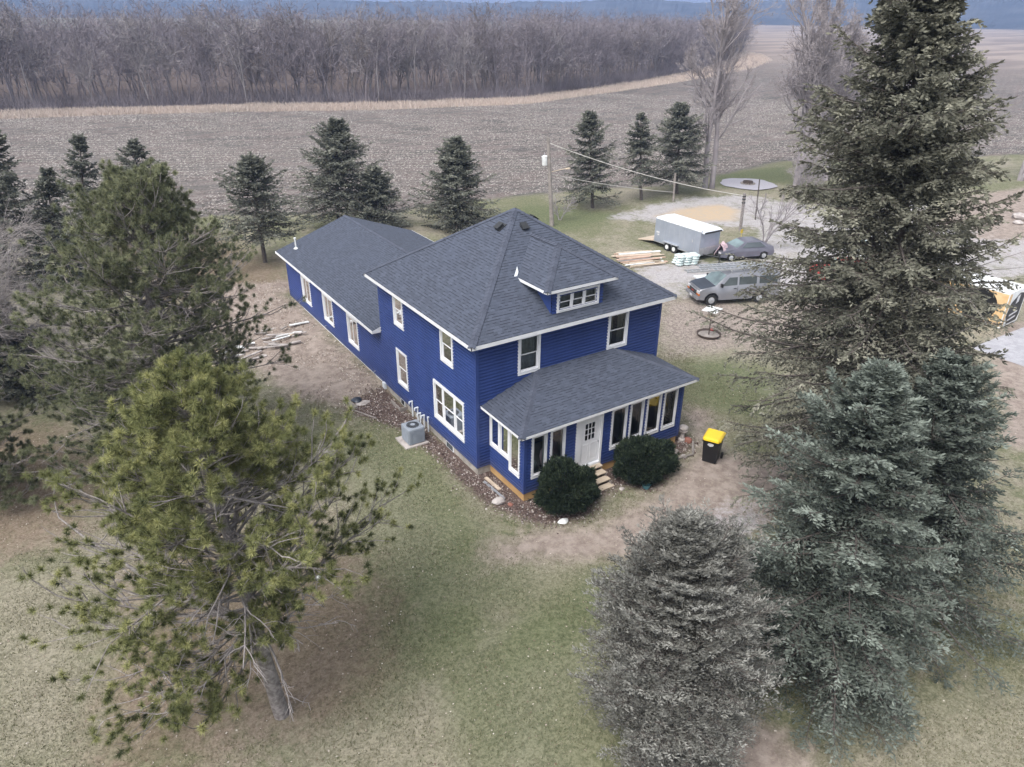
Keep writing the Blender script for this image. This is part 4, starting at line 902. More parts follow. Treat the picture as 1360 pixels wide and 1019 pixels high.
# grey dusty evergreen
b3, t3 = (893, 985), (916, 690); H3_ = hgt(b3, t3); print('grey', H3_)
s_ = conifer('grey_evergreen', H3_, prof([(0, 2.0), (.15, 2.2), (.45, 2.05), (.66, 1.65), (.8, 1.15), (.89, .55), (1, .12)]), 520, 34, 'greyspruce', 'darkbark', hb=.02, tw=15, q=16, ll=.10, lw=.030, up=.38, droop=.36, trunk=.13, drop=.05, hang=.05, tl=.42, tonesh=.06, tipt=.35, wob=.16)
place_con('', b3, t3, 'dense greyish dusty evergreen, broad cone with small dark leader, at bottom centre right', s_)

# spruces round the yard
def far_con(b, t, Rm, nbr, seed, label, shape=None, hb=.10, name='spruce_tree', **k):
    H = hgt(b, t); Rm *= 1.17; shape = shape or [(0, .8), (.1, 1), (.35, .85), (.6, .58), (.8, .32), (1, .04)]
    kw = dict(tw=11, q=7, ll=.22, lw=.10, up=.12, droop=.34, trunk=.16, drop=.2, hang=.5, wob=.15, rag=.5); kw.update(k)
    r_ = conifer(name, H, prof([(a, c*Rm) for a, c in shape]), nbr, seed, 'farspruce', 'darkbark', hb=hb, **kw)
    return place_con(name, b, t, label, r_)
far_con((352, 348), (331, 208), 3.1, 130, 41, 'dark spruce with low forked stems behind the far left corner of the rear wing', [(0, .7), (.2, 1), (.45, .85), (.7, .5), (1, .05)], hb=.2)
far_con((25, 530), (2, 405), 1.7, 90, 53, 'low dark evergreen tucked under the bare grey branches at the left edge', hb=.02, drop=.1)
far_con((450, 303), (446, 158), 3.9, 220, 42, 'broad tall spruce rising behind the rear wing roof, taller of the touching pair')
far_con((500, 304), (496, 222), 2.8, 140, 43, 'short spruce touching the right side of the broad tall spruce behind the rear wing')
far_con((606, 304), (605, 183), 3.3, 210, 44, 'neat dense conical spruce alone between the rear wing and main roof', hb=.04, drop=.05)
far_con((787, 276), (782, 147), 2.7, 130, 45, 'spruce with open tiers and drooping skirt, right of the utility pole', [(0, 1), (.18, 1.0), (.3, .8), (.5, .75), (.7, .5), (.85, .3), (1, .04)], hb=.08, drop=.22)
far_con((851, 266), (851, 150), 2.1, 80, 46, 'slim spruce with bare lower trunk, left one of the yard edge pair', hb=.24, drop=.25)
far_con((899, 257), (904, 137), 3.5, 180, 47, 'fuller dark spruce beside the tall bare cottonwood at the field edge', hb=.17, drop=.08)
far_con((118, 330), (104, 180), 2.5, 85, 48, 'thin spruce seen against the field left of the tall pine top', hb=.06, drop=.28)
far_con((205, 330), (176, 186), 2.9, 85, 49, 'spruce half hidden behind the top of the tall pine', hb=.06, drop=.25)
far_con((15, 385), (-15, 160), 3.0, 130, 50, 'dark evergreen at the left edge behind the bare grey branches', hb=.03, drop=.1)
far_con((80, 380), (62, 225), 2.3, 100, 51, 'dark green evergreen filling the gap between bare grey branches and tall pine', hb=.03, drop=.1)

# bare trees
def bare(name, b, t, seed, label, spec, trunk=.3, stems=1, spread=.1, sides=(8, 5, 4, 3), mt='paletwig', thin=3, wmin=.02, group=None, lenf=1., cat='tree'):
    base = at(*b) if len(b) == 2 else np.array(b); H = float(np.linalg.norm(near_axis(*t, base[0], base[1])-base)) if t else lenf
    r = np.random.default_rng(seed); D = np.stack([r.normal(0, spread, stems), r.normal(0, spread, stems), np.ones(stems)], 1)
    P0 = np.stack([r.normal(0, trunk*.8*(stems > 1), stems), r.normal(0, trunk*.8*(stems > 1), stems), np.full(stems, -.2)], 1)
    lv = grow(r, P0, D, np.full(stems, H*.86)*r.uniform(.8, 1, stems), np.full(stems, trunk), spec)
    a, b_ = bare_mesh(lv, sides, thin, wmin); root = empty(name, base, 0, label, cat, group)
    a.build('trunk', mt, root, True); b_.build('branches', mt, root); return root
cot = [(9, .06, .05, 17, .55, .40, .42, .25), (6, .12, .10, 9, .6, .42, .45, .2), (4, .16, .08, 8, .6, .5, .45, .2), (3, .2, .05, 7, .6, .5, .5, .2), (2, .2, 0, 0, 0, 0, 0, 0)]
bare('bare_tree', (942, 250), (935, -40), 61, 'tall bare cottonwood with pale upswept branches beside the dark spruce', cot, trunk=.3, stems=2, spread=.05, wmin=.035)
bare('bare_tree', (1058, 248), (1055, -40), 62, 'tall bare tree behind the fire ring, left of the tallest spruce', cot, trunk=.33, stems=3, spread=.10, wmin=.035)
bare('bare_tree', (1098, 240), (1110, -20), 63, 'bare multi stemmed tree immediately left of the tallest spruce crown', cot, trunk=.3, stems=3, spread=.12, wmin=.035)
bare('bare_tree', (1352, 240), (1362, 60), 64, 'bare tree at the right edge in front of the open field', cot, trunk=.25, stems=2, spread=.1, wmin=.03)
sap = [(6, .1, .08, 12, .6, .5, .5, .2), (4, .15, .06, 6, .6, .5, .5, .2), (3, .2, .03, 4, .6, .5, .5, .2), (2, .2, 0, 0, 0, 0, 0, 0)]
bare('sapling', (744, 292), (742, 248), 65, 'small bare sapling at the foot of the utility pole', sap, trunk=.05, stems=2, spread=.25, wmin=.02)
bare('sapling', (1012, 330), (1018, 235), 66, 'bare young tree between the parked grey car and the old post', sap, trunk=.06, stems=3, spread=.25, wmin=.02)
bare('shrub', (1065, 262), (1065, 195), 67, 'bare grey thicket at the edge of the fire ring gravel', sap, trunk=.05, stems=7, spread=.4, wmin=.025, cat='shrub')
# sprawling bare tree, left edge
wil = [(10, .09, -.015, 12, .5, .62, .45, .12), (8, .10, -.02, 9, .45, .6, .45, .1), (5, .12, -.01, 7, .45, .55, .5, .1), (3, .12, 0, 0, 0, 0, 0, 0)]
rt = empty('bare_tree', at(-55, 545), 0, 'sprawling bare grey tree whose arching branches reach in from the left edge', 'tree')
r = np.random.default_rng(70); n = 26; az = r.normal(-.55, 1.1, n); el = r.uniform(.0, 1.25, n); D = np.stack([np.cos(az)*np.cos(el), np.sin(az)*np.cos(el), np.sin(el)], 1)
lv = grow(r, np.stack([r.normal(0, .2, n), r.normal(0, .2, n), r.uniform(.6, 5.2, n)], 1), D, r.uniform(3.2, 5.6, n), np.full(n, .055), wil)
a, b_ = bare_mesh([(np.array([[[0, 0, -.3], [.05, 0, 2], [.0, .1, 5.6]]]), np.array([[.32, .26, .08]]))], (9,)); b_ = NB()
for i, (pts, R) in enumerate(lv):
    if i < 3: b_.tubes(pts, np.maximum(R, .006), (6, 4, 3)[i])
    else: b_.sliv(pts[:, 0], pts[:, -1]-pts[:, 0], .012, .5, r)
a.build('trunk', 'twig', rt, True); b_.build('branches', 'twig', rt)

# the wood beyond the field
fspec = [(5, .09, .04, 13, .75, .46, .42, .15), (3, .18, .09, 8, .7, .5, .45, .15), (3, .2, .05, 6, .7, .55, .5, .15), (1, .2, 0, 0, 0, 0, 0, 0)]
def forest():
    r = np.random.default_rng(80); protos = []
    for i in range(10):
        H = 1.0*13; st = 1 if i % 3 else 2
        lv = grow(r, np.zeros((st, 3)), np.stack([r.normal(0, .09, st), r.normal(0, .09, st), np.ones(st)], 1), np.full(st, H*.85), np.full(st, .125), fspec)
        a, b = bare_mesh(lv, (5, 3, 3), 2, .06); root = empty('bare_tree', (0, 0, -50)); 
        bk = ['farbark', 'farbark2', 'farbark', 'farbark3', 'farbark'][i % 5]; a.build('trunk', bk, root); b.build('branches', bk, root); protos.append(root)
    E_ = np.array([LI]+EDGE_IN); seg = np.linalg.norm(np.diff(E_, axis=0), axis=1); cum = np.concatenate([[0], np.cumsum(seg)])
    def edgept(s): i = min(np.searchsorted(cum, s, 'right')-1, len(seg)-1); f = (s-cum[i])/seg[i]; return E_[i]*(1-f)+E_[i+1]*f
    s0, s1 = 95, cum[-1]; cen = np.array([CAM[0], CAM[1]]); spots = []
    while len(spots) < 300:
        s = s0+(s1-s0)*r.random()**1.15; d = r.gamma(1.3, 7)+1.2; p = edgept(s); w = nrm((p-cen)[None])[0]; q = p+w*d
        if all((q-k)@(q-k) > 2.6**2 for k in spots): spots.append(q)
    used = set()
    for j, q in enumerate(spots):
        k = r.integers(10); o = protos[k] if k not in used else copy_tree(protos[k]); used.add(k)
        dist = np.linalg.norm(q-cen); far = np.clip((dist-150)/120, 0, 1)
        if r.random() < .22: sc = r.uniform(.35, .65)
        else: sc = (.72+.5*r.beta(2, 2))*(1.18-.30*far)*(.9+.25*fbm(q[0]/22, q[1]/22))
        o.location = (q[0], q[1], G); o.scale = (sc*r.uniform(.9, 1.25),)*2+(sc,); o.rotation_euler = (0, 0, r.uniform(0, 6.28))
        tag(o, 'bare grey brown tree standing along the near edge of the wood beyond the field', 'tree', 'bare trees along the edge of the wood')
    for k, pr in enumerate(protos):
        if k not in used: pr.location = (*[float(c) for c in edgept(200)+np.array([3, 9])], G); tag(pr, 'bare grey brown tree standing along the near edge of the wood beyond the field', 'tree', 'bare trees along the edge of the wood')
    # everything deeper in the wood as one mass
    segs = []
    for i in range(6):
        lv = grow(r, np.zeros((1, 3)), np.array([[r.normal(0, .08), r.normal(0, .08), 1]]), np.array([11.]), np.array([.16]), [(4, .07, .04, 9, .62, .45, .42, .35), (2, .16, .10, 7, .6, .55, .5, .2), (2, .18, .06, 4, .6, .6, .5, .2), (1, .2, 0, 0, 0, 0, 0, 0)])
        P, D, w = [], [], []
        for L_, (pts, R) in enumerate(lv):
            for j in range(pts.shape[1]-1): P.append(pts[:, j]); D.append(pts[:, j+1]-pts[:, j]); w.append(np.maximum(R[:, j]*2, .07 if L_ < 2 else .06))
        segs.append((np.concatenate(P), np.concatenate(D)*1.04, np.concatenate(w)))
    nb = NB(); cnt = 0
    while cnt < 2300:
        s = 60+(s1-60)*r.random()**1.1; d = 8+240*r.random()**1.6; p = edgept(s); w_ = nrm((p-cen)[None])[0]; q = p+w_*d
        P, D, w = segs[r.integers(6)]; a = r.uniform(0, 6.28); R_ = np.array([[math.cos(a), -math.sin(a), 0], [math.sin(a), math.cos(a), 0], [0, 0, 1]])
        sc = r.uniform(.95, 1.3)*(1.08-.22*np.clip((np.linalg.norm(p-cen)-150)/120, 0, 1))*(1 if d < 90 else .96); m = slice(None) if d < 50 else (r.random(len(P)) < .55); Pm = (P@R_.T)*sc; Dm = (D@R_.T)*sc
        Pm = Pm[m]+np.array([q[0], q[1], G]); nb.sliv(Pm, Dm[m], (w*(1 if d < 50 else 1.6))[m], .5, r); cnt += 1
    tag(nb.build('wood', 'farbark'), 'leafless brown grey wood stretching away behind the field edge trees', 'wood', kind='stuff')
    # brush at its foot
    nb = NB(); n = 60000; ss = r.uniform(60, s1-2, n); pts = np.array([edgept(s) for s in ss]); w_ = nrm(pts-cen); P = pts+w_*(r.gamma(1.2, 5, n))[:, None]
    d = np.stack([r.normal(0, .5, n), r.normal(0, .5, n), np.ones(n)], 1); nb.sliv(np.column_stack([P, np.full(n, G)]), nrm(d)*r.uniform(.8, 4.0, (n, 1)), .06, .5, r)
    tag(nb.build('brush', 'farbark'), 'low tangled brush at the foot of the wood', 'brush', kind='stuff')
forest()

# clipped yews by the steps
def yew(c, R3, seed, label):
    r = np.random.default_rng(seed); root = empty('yew_bush', (c[0], c[1], G), 0, label, 'bush')
    n = 5200; v = nrm(r.normal(size=(n, 3))); v[:, 2] = np.abs(v[:, 2])*1.0-.25; v = nrm(v); lump = 1+.09*np.sin(v[:, 0]*5+seed)+.08*np.sin(v[:, 1]*7+v[:, 2]*5)+.05*np.sin(v[:, 0]*17+v[:, 2]*13)*np.sin(v[:, 1]*15)+r.normal(0, .03, n)+(r.random(n) < .05)*r.uniform(0, .16, n)
    rad = r.uniform(.72, 1.0, n)**.5*lump; P = v*rad[:, None]*np.array(R3)+np.array([0, 0, R3[2]*.55]); P[:, 2] = np.maximum(P[:, 2], .08)
    k = 11; dd = nrm(v[:, None]+np.array([0, 0, .45])+r.normal(0, .55, (n, k, 3))); tn = np.clip(r.normal(.42, .24, (n, 1))+r.normal(0, .1, (n, k)), 0, 1)
    nb = NB(); nb.diam(np.repeat(P, k, 0), (dd*r.uniform(.06, .19, (n, k, 1))).reshape(-1, 3), .03, tn.ravel(), r)
    st = NB(); m = 60; vv = nrm(r.normal(size=(m, 3))); vv[:, 2] = np.abs(vv[:, 2])+.2; PP = np.zeros((m, 3, 3)); PP[:, 1] = vv*np.array(R3)*.45; PP[:, 2] = vv*np.array(R3)*.9; st.tubes(PP, .015, 4)
    st.build('stems', 'darkbark', root); nb.build('foliage', 'yew', root)
yew((1.85, -3.62), (1.2, 1.02, 1.22), 90, 'rounded dark green yew bush left of the porch steps')
yew((5.85, -3.66), (1.36, 1.0, 1.05), 91, 'rounded dark green yew bush right of the porch steps with pale blue pot before it')
# ------------------------------------------------------------------ yard objects
def sub(mb, name, mt, par, loc=None, **k):
    o = mb.build(name, mt, par, **k)
    if loc: o.location = loc
    return o
def gz(x, y): return float(height(np.array([x]), np.array([y]))[0])
# air conditioner
ac = empty('air_conditioner', (-1.05, 3.85, gz(-1, 3.85)), 0, 'grey air conditioner condenser on a concrete pad beside the left wall', 'air conditioner')
sub(MB().box((-.62, -.5, -.1), (.5, .62, .05), bev=.015), 'pad', 'stone', ac)
mb = MB(); mb.box((-.40, -.40, .06), (.40, .40, .84), bev=.07); ab = sub(mb, 'cabinet', 'acgrey', ac)
mb = MB()
for i in range(22):
    z = .12+i*.03
    mb.box((-.407, -.31, z), (-.4, .31, z+.010)); mb.box((-.31, -.407, z), (.31, -.4, z+.010))
sub(mb, 'louvre', 'acgrey', ac)
sub(MB().lathe([(.34, .842), (.34, .85), (.30, .852), (.28, .842)]), 'fan_ring', 'acgrey', ac); sub(MB().lathe([(0, .845), (.30, .845)]), 'fan_well', 'acdark', ac)
mb = MB()
for i in range(16): a = i*2*PI/16; mb.tube((.10*math.cos(a), .10*math.sin(a), .872), (.32*math.cos(a+.25), .32*math.sin(a+.25), .858), .0035, n=4)
mb.lathe([(0, .885), (.09, .88), (.11, .865)]); sub(mb, 'fan_guard', 'acgrey', ac)
# wheelie bin
bn = empty('wheeled_bin', (9.18, -4.35, G), math.radians(-12), 'black wheeled rubbish bin with bright yellow lid on the bare path', 'bin')
mb = MB(); w0, d0, w1, d1, hh = .25, .27, .30, .36, 1.0
lo = [(-w0, -d0, .03), (w0, -d0, .03), (w0, d0, .03), (-w0, d0, .03)]; hi = [(-w1, -d1, hh), (w1, -d1, hh), (w1, d1, hh), (-w1, d1, hh)]
mb.face(lo[::-1]); mb.face(hi)
for i in range(4): j = (i+1) % 4; mb.face([lo[i], lo[j], hi[j], hi[i]])
mb.box((-w1-.02, -d1-.02, hh-.09), (w1+.02, d1+.02, hh-.03)); sub(mb, 'bin_body', 'black', bn)
lid = [(-.34, .42), (-.34, -.3), (-.27, -.43), (.27, -.43), (.34, -.3), (.34, .42)]
mb = MB(); A_1 = [(x, y, 1.005) for x, y in lid]; B_1 = [(x*.98, y*.98, 1.05+.02*(abs(x) < .3)) for x, y in lid]; C_1 = [(x*.8, y*.8, 1.115) for x, y in lid]
for R0, R1 in ((A_1, B_1), (B_1, C_1)):
    for i in range(6): j = (i+1) % 6; mb.face([R0[i], R0[j], R1[j], R1[i]])
mb.face(C_1); mb.face(A_1[::-1]); sub(mb, 'lid', 'yellow', bn)
sub(MB().tube((-.24, .46, .97), (.24, .46, .97), .018, n=8).box((-.26, .38, .9), (-.22, .48, .99)).box((.22, .38, .9), (.26, .48, .99)), 'handle', 'black', bn)
for x in (-.33, .33): sub(MB().tube((x-.035, .32, .12), (x+.035, .32, .12), .12, n=20).tube((x-.04, .32, .12), (x+.04, .32, .12), .05, n=12), 'wheel', 'rubber', bn)
sub(MB().face([(-.13, -.344, .80), (-.02, -.341, .74), (.08, -.344, .78), (.11, -.35, .86), (.02, -.354, .90), (-.09, -.353, .88)]), 'sticker', 'plate', bn)
bn.scale = (1.16, 1.16, 1.16); bn.rotation_euler = (0, 0, math.radians(-62))
# pot
p = at(858, 648); o = MB().lathe([(0, 0), (.13, 0), (.19, .2), (.21, .22), (.18, .2), (.12, .06), (0, .06)]).build('flower_pot', 'teal', smooth=True); o.location = (p[0], p[1], G); tag(o, 'pale blue pot lying in front of the right yew bush', 'pot')
# stones, boards and oddments beside the house
def rock(px, py, s, label, mt='stone', seed=1, z=G, jit=.2, flat=.7, name='stone', cat='stone', group=None):
    p = at(px, py, z); o = MB().blob((0, 0, 0), s, seed, jit, flat).build(name, mt, smooth=True); o.location = (p[0], p[1], gz(p[0], p[1])+s[2]*.3); return tag(o, label, cat, group)
rock(662, 668, (.26, .2, .16), 'rounded pale pinkish stone in the bed near the porch corner', seed=2)
rock(678, 671, (.12, .11, .08), 'small reddish stone just right of the rounded pale stone', 'redbrick', 3)
rock(748, 693, (.24, .15, .12), 'white stone at the foot of the left yew bush', 'bright', 4)
rock(826, 650, (.14, .1, .07), 'small pale stone on the ground beside the lowest porch step', 'stone', 5)
def plank(p, q, w, th, mt, label, group=None, z=None, name='board', cat='board'):
    p = np.array(p, float); q = np.array(q, float); L = np.linalg.norm(q-p); zz = (gz(*((p+q)/2)) if z is None else z)
    o = MB().box((0, -w/2, 0), (L, w/2, th), bev=.004).build(name, mt); o.location = (p[0], p[1], zz+.01); o.rotation_euler = (0, 0, math.atan2(q[1]-p[1], q[0]-p[0])); return tag(o, label, cat, group)
plank(at(645, 636)[:2], at(664, 652)[:2], .14, .05, 'lumber', 'pale short board lying against the porch skirt by the house corner')
plank(at(643, 641)[:2], at(670, 664)[:2], .09, .05, 'steel', 'grey metal strip beside the short board by the porch skirt', name='metal_strip', cat='metal strip')
plank(at(461, 536)[:2], at(472, 544)[:2], .30, .12, 'greywood', 'flat weathered plank end among rubble left of the air conditioner')
plank(at(470, 546)[:2], at(500, 557)[:2], .07, .05, 'greywood', 'long thin weathered batten lying on grass left of the air conditioner')
rock(474, 534, (.28, .22, .14), 'dark bluish sack dumped on the rubble left of the air conditioner', 'darkpaint', 8, name='sack', cat='sack')
o = rock(482, 536, (.34, .30, .06), 'flat pale stepping stone beside the dark sack', 'stone', 9)
# garden ornaments by porch right corner
fx, fy = at(905, 586)[:2]
g_ = empty('garden_statue', (9.25, -2.55, G), 0, 'small pale weathered garden statue by the right porch corner', 'statue')
sub(MB().lathe([(0, 0), (.16, 0), (.17, .1), (.10, .16), (.09, .42), (.2, .5), (.22, .56), (0, .6)], n=16), 'pedestal', 'stone', g_, smooth=True); sub(MB().blob((0, 0, .68), (.24, .2, .15), 3, .15), 'figure', 'stone', g_, smooth=True)
rock(897, 600, (.2, .17, .13), 'grey stone beside the small garden statue', 'greywood', 12)
rock(913, 586, (.25, .2, .18), 'reddish brown clay lump right of the garden statue', 'redbrick', 13, name='clay_pot', cat='pot')
rock(908, 607, (.16, .13, .1), 'pale stone before the low garden edging', 'stone', 14)
ed = empty('garden_edging', (*at(905, 606)[:2], G), 0, 'low grey timber edging round the little bed by the right porch corner', 'edging')
q0, q1, q2 = at(893, 612), at(920, 605), at(920, 588)
for a, b in ((q0, q1), (q1, q2)):
    sub(MB().tube(a-np.array([*ed.location[:2], G])+[0, 0, .06], b-np.array([*ed.location[:2], G])+[0, 0, .06], .05, n=6), 'rail', 'greywood', ed)
# pale cloth scrap on lawn
o = rock(419, 769, (.17, .12, .07), 'scrap of white cloth lying on the lawn below the nearest pine', 'bright', 15, jit=.45, flat=.6, name='cloth_scrap', cat='cloth')
# rubble boards behind the pines
r_ = random.Random(5)
for i in range(46):
    px, py = r_.uniform(262, 392), 0; py = 478-(px-262)*.22+r_.uniform(-14, 16); p = at(px, py)[:2]; a = r_.uniform(-.9, .5); L = r_.uniform(.25, 1.3)
    o = plank(p, (p[0]+L*math.cos(a), p[1]+L*math.sin(a)), r_.uniform(.07, .2), .05, r_.choice(['stone', 'lumber', 'bright', 'stone', 'greywood']), 'pale scrap board in the heap on bare earth behind the two big pines', 'scrap boards heaped behind the pines', name='scrap_board')
    o.location.z += r_.uniform(0, .22); o.rotation_euler.y = r_.uniform(-.1, .1)

# utility pole
pb = at(733, 300); pt_ = near_axis(728, 183, pb[0], pb[1]); PH = float(np.linalg.norm(pt_-pb))
up = empty('utility_pole', pb, 0, 'leaning grey wooden utility pole with transformer, behind the main roof', 'pole'); lean(up, pt_)
ps = MB(); ps.tube((0, 0, -.3), (0, 0, PH), .20, .14, 12); sub(ps, 'pole', 'greywood', up)
ll = _R.copy(); 
tm = MB(); c0 = Vector((-.38*ll[0], -.38*ll[1], PH-1.9)); tm.lathe([(0, -.36), (.23, -.36), (.25, -.3), (.25, .34), (.27, .36), (.27, .4), (.1, .46), (0, .46)], c0, 16); tf = sub(tm, 'transformer', 'bright', up, smooth=True)
sub(MB().tube(c0+Vector((0, 0, .44)), c0+Vector((0, 0, .72)), .035, .02, 8), 'bushing', 'steel', tf)
sub(MB().tube((0, 0, PH-2.9), (ll[0]*1.45, ll[1]*1.45, PH-2.65), .03, n=6).blob((ll[0]*1.6, ll[1]*1.6, PH-2.68), (.25, .15, .08), 1, 0), 'yard_light', 'lumber', up)
sub(MB().tube((.22, 0, 0), (.18, 0, PH-2.6), .025, n=6), 'conduit', 'steel', up)
def post(b, t, rad, label, mt='greywood', marks=False, name='wooden_post'):
    base = at(*b); top = near_axis(*t, base[0], base[1]); e = empty(name, base, 0, label, 'post'); h = lean(e, top)
    sub(MB().tube((0, 0, -.2), (0, 0, h), rad*1.05, rad*.9, 10), 'post_shaft', mt, e)
    if marks:
        for z in (.25, .5, .8): sub(MB().lathe([(rad+.01, h-z-.05), (rad+.025, h-z-.05), (rad+.025, h-z+.05), (rad+.01, h-z+.05)], n=10), 'band', 'acdark', e)
    return top
ptA = post((894, 268), (897, 230), .11, 'plain grey wooden post near the dark spruces')
ptB = post((983, 306), (989, 257), .135, 'thick grey wooden post with black bands beside the parked car', 'bark', True)
ptC = post((1003, 292), (1009, 238), .06, 'thin dark post right of the thick banded post', 'darkbark')
def wire(p, q, sag, label, r=.014):
    p, q = np.array(p, float), np.array(q, float); n = 16; P = np.stack([p+(q-p)*i/n-np.array([0, 0, sag*4*(i/n)*(1-i/n)]) for i in range(n+1)])
    nb = NB(); nb.tubes(P[None], r, 5); tag(nb.build('power_line', 'wire'), label, 'wire')
wire(pt_-[0, 0, .4], ptB-[0, 0, .2], .5, 'power line from the top of the utility pole to the thick banded post', .034)
wire(at(737, 236, 0) if False else pt_-[0, 0, 3.0], ptA-[0, 0, 1.9], .2, 'lower line from the utility pole to the foot of the plain wooden post', .03)
# fire ring on its gravel disc
fc = at(993, 245); fg = NB(); a = np.linspace(0, 2*PI, 49)[:-1]
o = MB().face([((3.05+.12*math.sin(5*t_)+.06*math.sin(11*t_))*math.cos(t_), (3.05+.12*math.sin(5*t_)+.06*math.sin(11*t_))*math.sin(t_), 0) for t_ in a]).build('gravel_pad', mat('pale_gravel', (.30, .29, .33), (.38, .37, .41), 8, .95)); o.location = (fc[0], fc[1], gz(fc[0], fc[1])+.07); tag(o, kind='structure')
fr = empty('fire_ring', (fc[0], fc[1], gz(fc[0], fc[1])+.07), 0, 'dark iron fire ring with stone border in the middle of a round gravel pad', 'fire ring')
sub(MB().lathe([(.52, 0), (.55, 0), (.55, .3), (.52, .3), (.52, 0)], n=28), 'ring', 'rust', fr)
for i in range(16): a_ = i*2*PI/16; sub(MB().blob((.72*math.cos(a_), .72*math.sin(a_), .06), (.13, .11, .1), i, .1, sub=1), 'border_stone', 'greywood', fr)
sub(MB().lathe([(0, .08), (.51, .05)], n=20), 'ash_bed', 'acdark', fr)
# bird table over an iron ring
bt0 = at(941, 446); bd = empty('bird_table', bt0, .35, 'white topped bird feeding table on a thin black pole', 'bird table')
sub(MB().tube((0, 0, 0), (0, 0, 1.62), .035, n=8), 'pole', 'rust', bd); sub(MB().box((-.30, -.30, 1.26), (.30, .30, 1.30), bev=.005), 'lower_tray', 'lumber', bd)
sub(MB().box((-.5, -.45, 1.66), (.5, .45, 1.70), bev=.008), 'table_top', 'bright', bd); sub(MB().box((-.06, -.4, 1.6), (.06, .4, 1.655)), 'bracket', 'rust', bd)
rg = empty('iron_ring', (bt0[0], bt0[1], gz(bt0[0], bt0[1])), 0, 'round rusty iron fire pan on leaves around the bird table pole', 'fire pan')
sub(MB().lathe([(.55, .03), (.66, .03), (.72, .18), (.69, .18), (.62, .06), (.55, .05)], n=32), 'rim', 'rust', rg); sub(MB().lathe([(.06, .09), (.4, .07), (.64, .07)], n=32), 'pan', 'greywood', rg)
o = MB().blob((0, 0, 0), (.14, .1, .08), 4, .2).build('toy', 'red', smooth=True); p = at(946, 438, G+.15); o.location = (p[0], p[1], G+.16); tag(o, 'small red plastic thing lying in the round iron pan', 'toy')

# wheels helper: rolling axis along local y
def wheel(par, x, y, z, rad, w, rimr=.62, name='wheel'):
    s_ = 1 if y > 0 else -1; W_ = sub(MB().tube((x, y-w/2, z), (x, y+w/2, z), rad, n=28), name, 'rubber', par, smooth=True)
    m_ = MB().tube((x, y+s_*(w/2-.02), z), (x, y+s_*(w/2+.012), z), rad*rimr, rad*rimr*.92, 20)
    for i in range(6): a_ = i*PI/3; m_.tube((x+.03*math.cos(a_), y+s_*(w/2+.014), z+.03*math.sin(a_)), (x+rad*.5*math.cos(a_), y+s_*(w/2+.014), z+rad*.5*math.sin(a_)), .025, n=5)
    m_.tube((x, y+s_*w/2, z), (x, y+s_*(w/2+.04), z), rad*.18, n=10); sub(m_, 'rim', 'steel', W_, smooth=False)
# van: local x from nose (0) to tail, near (camera) side is y = -1
a0, a1 = at(943.5, 406), at(1004.5, 402); dv = nrm((a1-a0)[None])[0]; ang = math.atan2(dv[1], dv[0]); nl = np.array([-dv[1], dv[0], 0])
wb = 3.43; org = a0-dv*.92+nl*.95
van = empty('van', (org[0], org[1], G), ang, 'silver van with dark bonnet and ladders on its roof, partly hidden by tallest spruce', 'van')
body = [(.02, .42), (.0, .62), (.03, .95), (.12, 1.12), (.5, 1.22), (1.12, 1.32), (1.9, 1.98), (2.1, 2.06), (3, 2.10), (5.55, 2.08), (5.68, 1.95), (5.74, 1.1), (5.74, .42), (4.9, .36), (4.85, .62), (4.62, .84), (4.35, .90), (4.08, .84), (3.85, .62), (3.8, .36), (1.43, .36), (1.38, .62), (1.17, .84), (.92, .90), (.66, .84), (.44, .62), (.40, .40)]
def hw(x, z): return (.99-.16*max(0, z-1.15)/.95)*(1-.10*max(0, .5-x)/.5)
def loft(poly, hwf, inset=.0):
    mb = MB(); n = len(poly); cx_ = sum(p[0] for p in poly)/n; cz_ = sum(p[1] for p in poly)/n
    rings = [(-1, .05), (-1+.04, 0), (1-.04, 0), (1, .05)]
    R_ = []
    for s_, ins in rings: R_.append([(x+(cx_-x)*ins*.4*(0 if z < .9 and .3 < x < 5.2 else 1), s_*hwf(x, z), z+(cz_-z)*ins*(0 if z < .95 else 1)) for x, z in poly])
    for A, B in zip(R_[:-1], R_[1:]):
        for i in range(n): j = (i+1) % n; mb.face([A[i], A[j], B[j], B[i]])
    mb.face(R_[0][::-1]); mb.face(R_[-1]); return mb
sub(loft(body, hw), 'body', 'vanpaint', van, smooth=True)
def sideglass(poly, mt='autoglass', off=.006, name='side_window'):
    for s_ in (-1, 1): sub(MB().face([(x, s_*(hw(x, z)+off), z) for x, z in poly]), name, mt, van)
sideglass([(1.55, 1.30), (2.62, 1.34), (2.62, 1.85), (2.05, 1.85)]); sideglass([(4.2, 1.36), (5.5, 1.36), (5.45, 1.85), (4.2, 1.86)]); sideglass([(2.75, 1.35), (4.0, 1.36), (4.0, 1.86), (2.75, 1.86)])
sub(MB().face([(1.14, -.86, 1.345), (1.14, .86, 1.345), (1.86, .76, 1.965), (1.86, -.76, 1.965)]), 'windscreen', 'windscreen', van)
sub(MB().face([(.13, -.86, 1.137), (.13, .86, 1.137), (.5, .9, 1.232), (.5, -.9, 1.232)]).face([(.5, -.9, 1.232), (.5, .9, 1.232), (1.12, .9, 1.335), (1.12, -.9, 1.335)]), 'bonnet', 'darkpaint', van)
sub(MB().box((-.03, -.52, .70), (.03, .52, 1.0), bev=.02), 'grille', 'acdark', van); sub(MB().box((-.04, -.16, .80), (-.03, .16, .88)), 'badge', 'red', van)
sub(MB().box((-.045, -.55, .68), (-.0, .55, .70)).box((-.045, -.55, 1.0), (-.0, .55, 1.03)), 'grille_trim', 'steel', van)
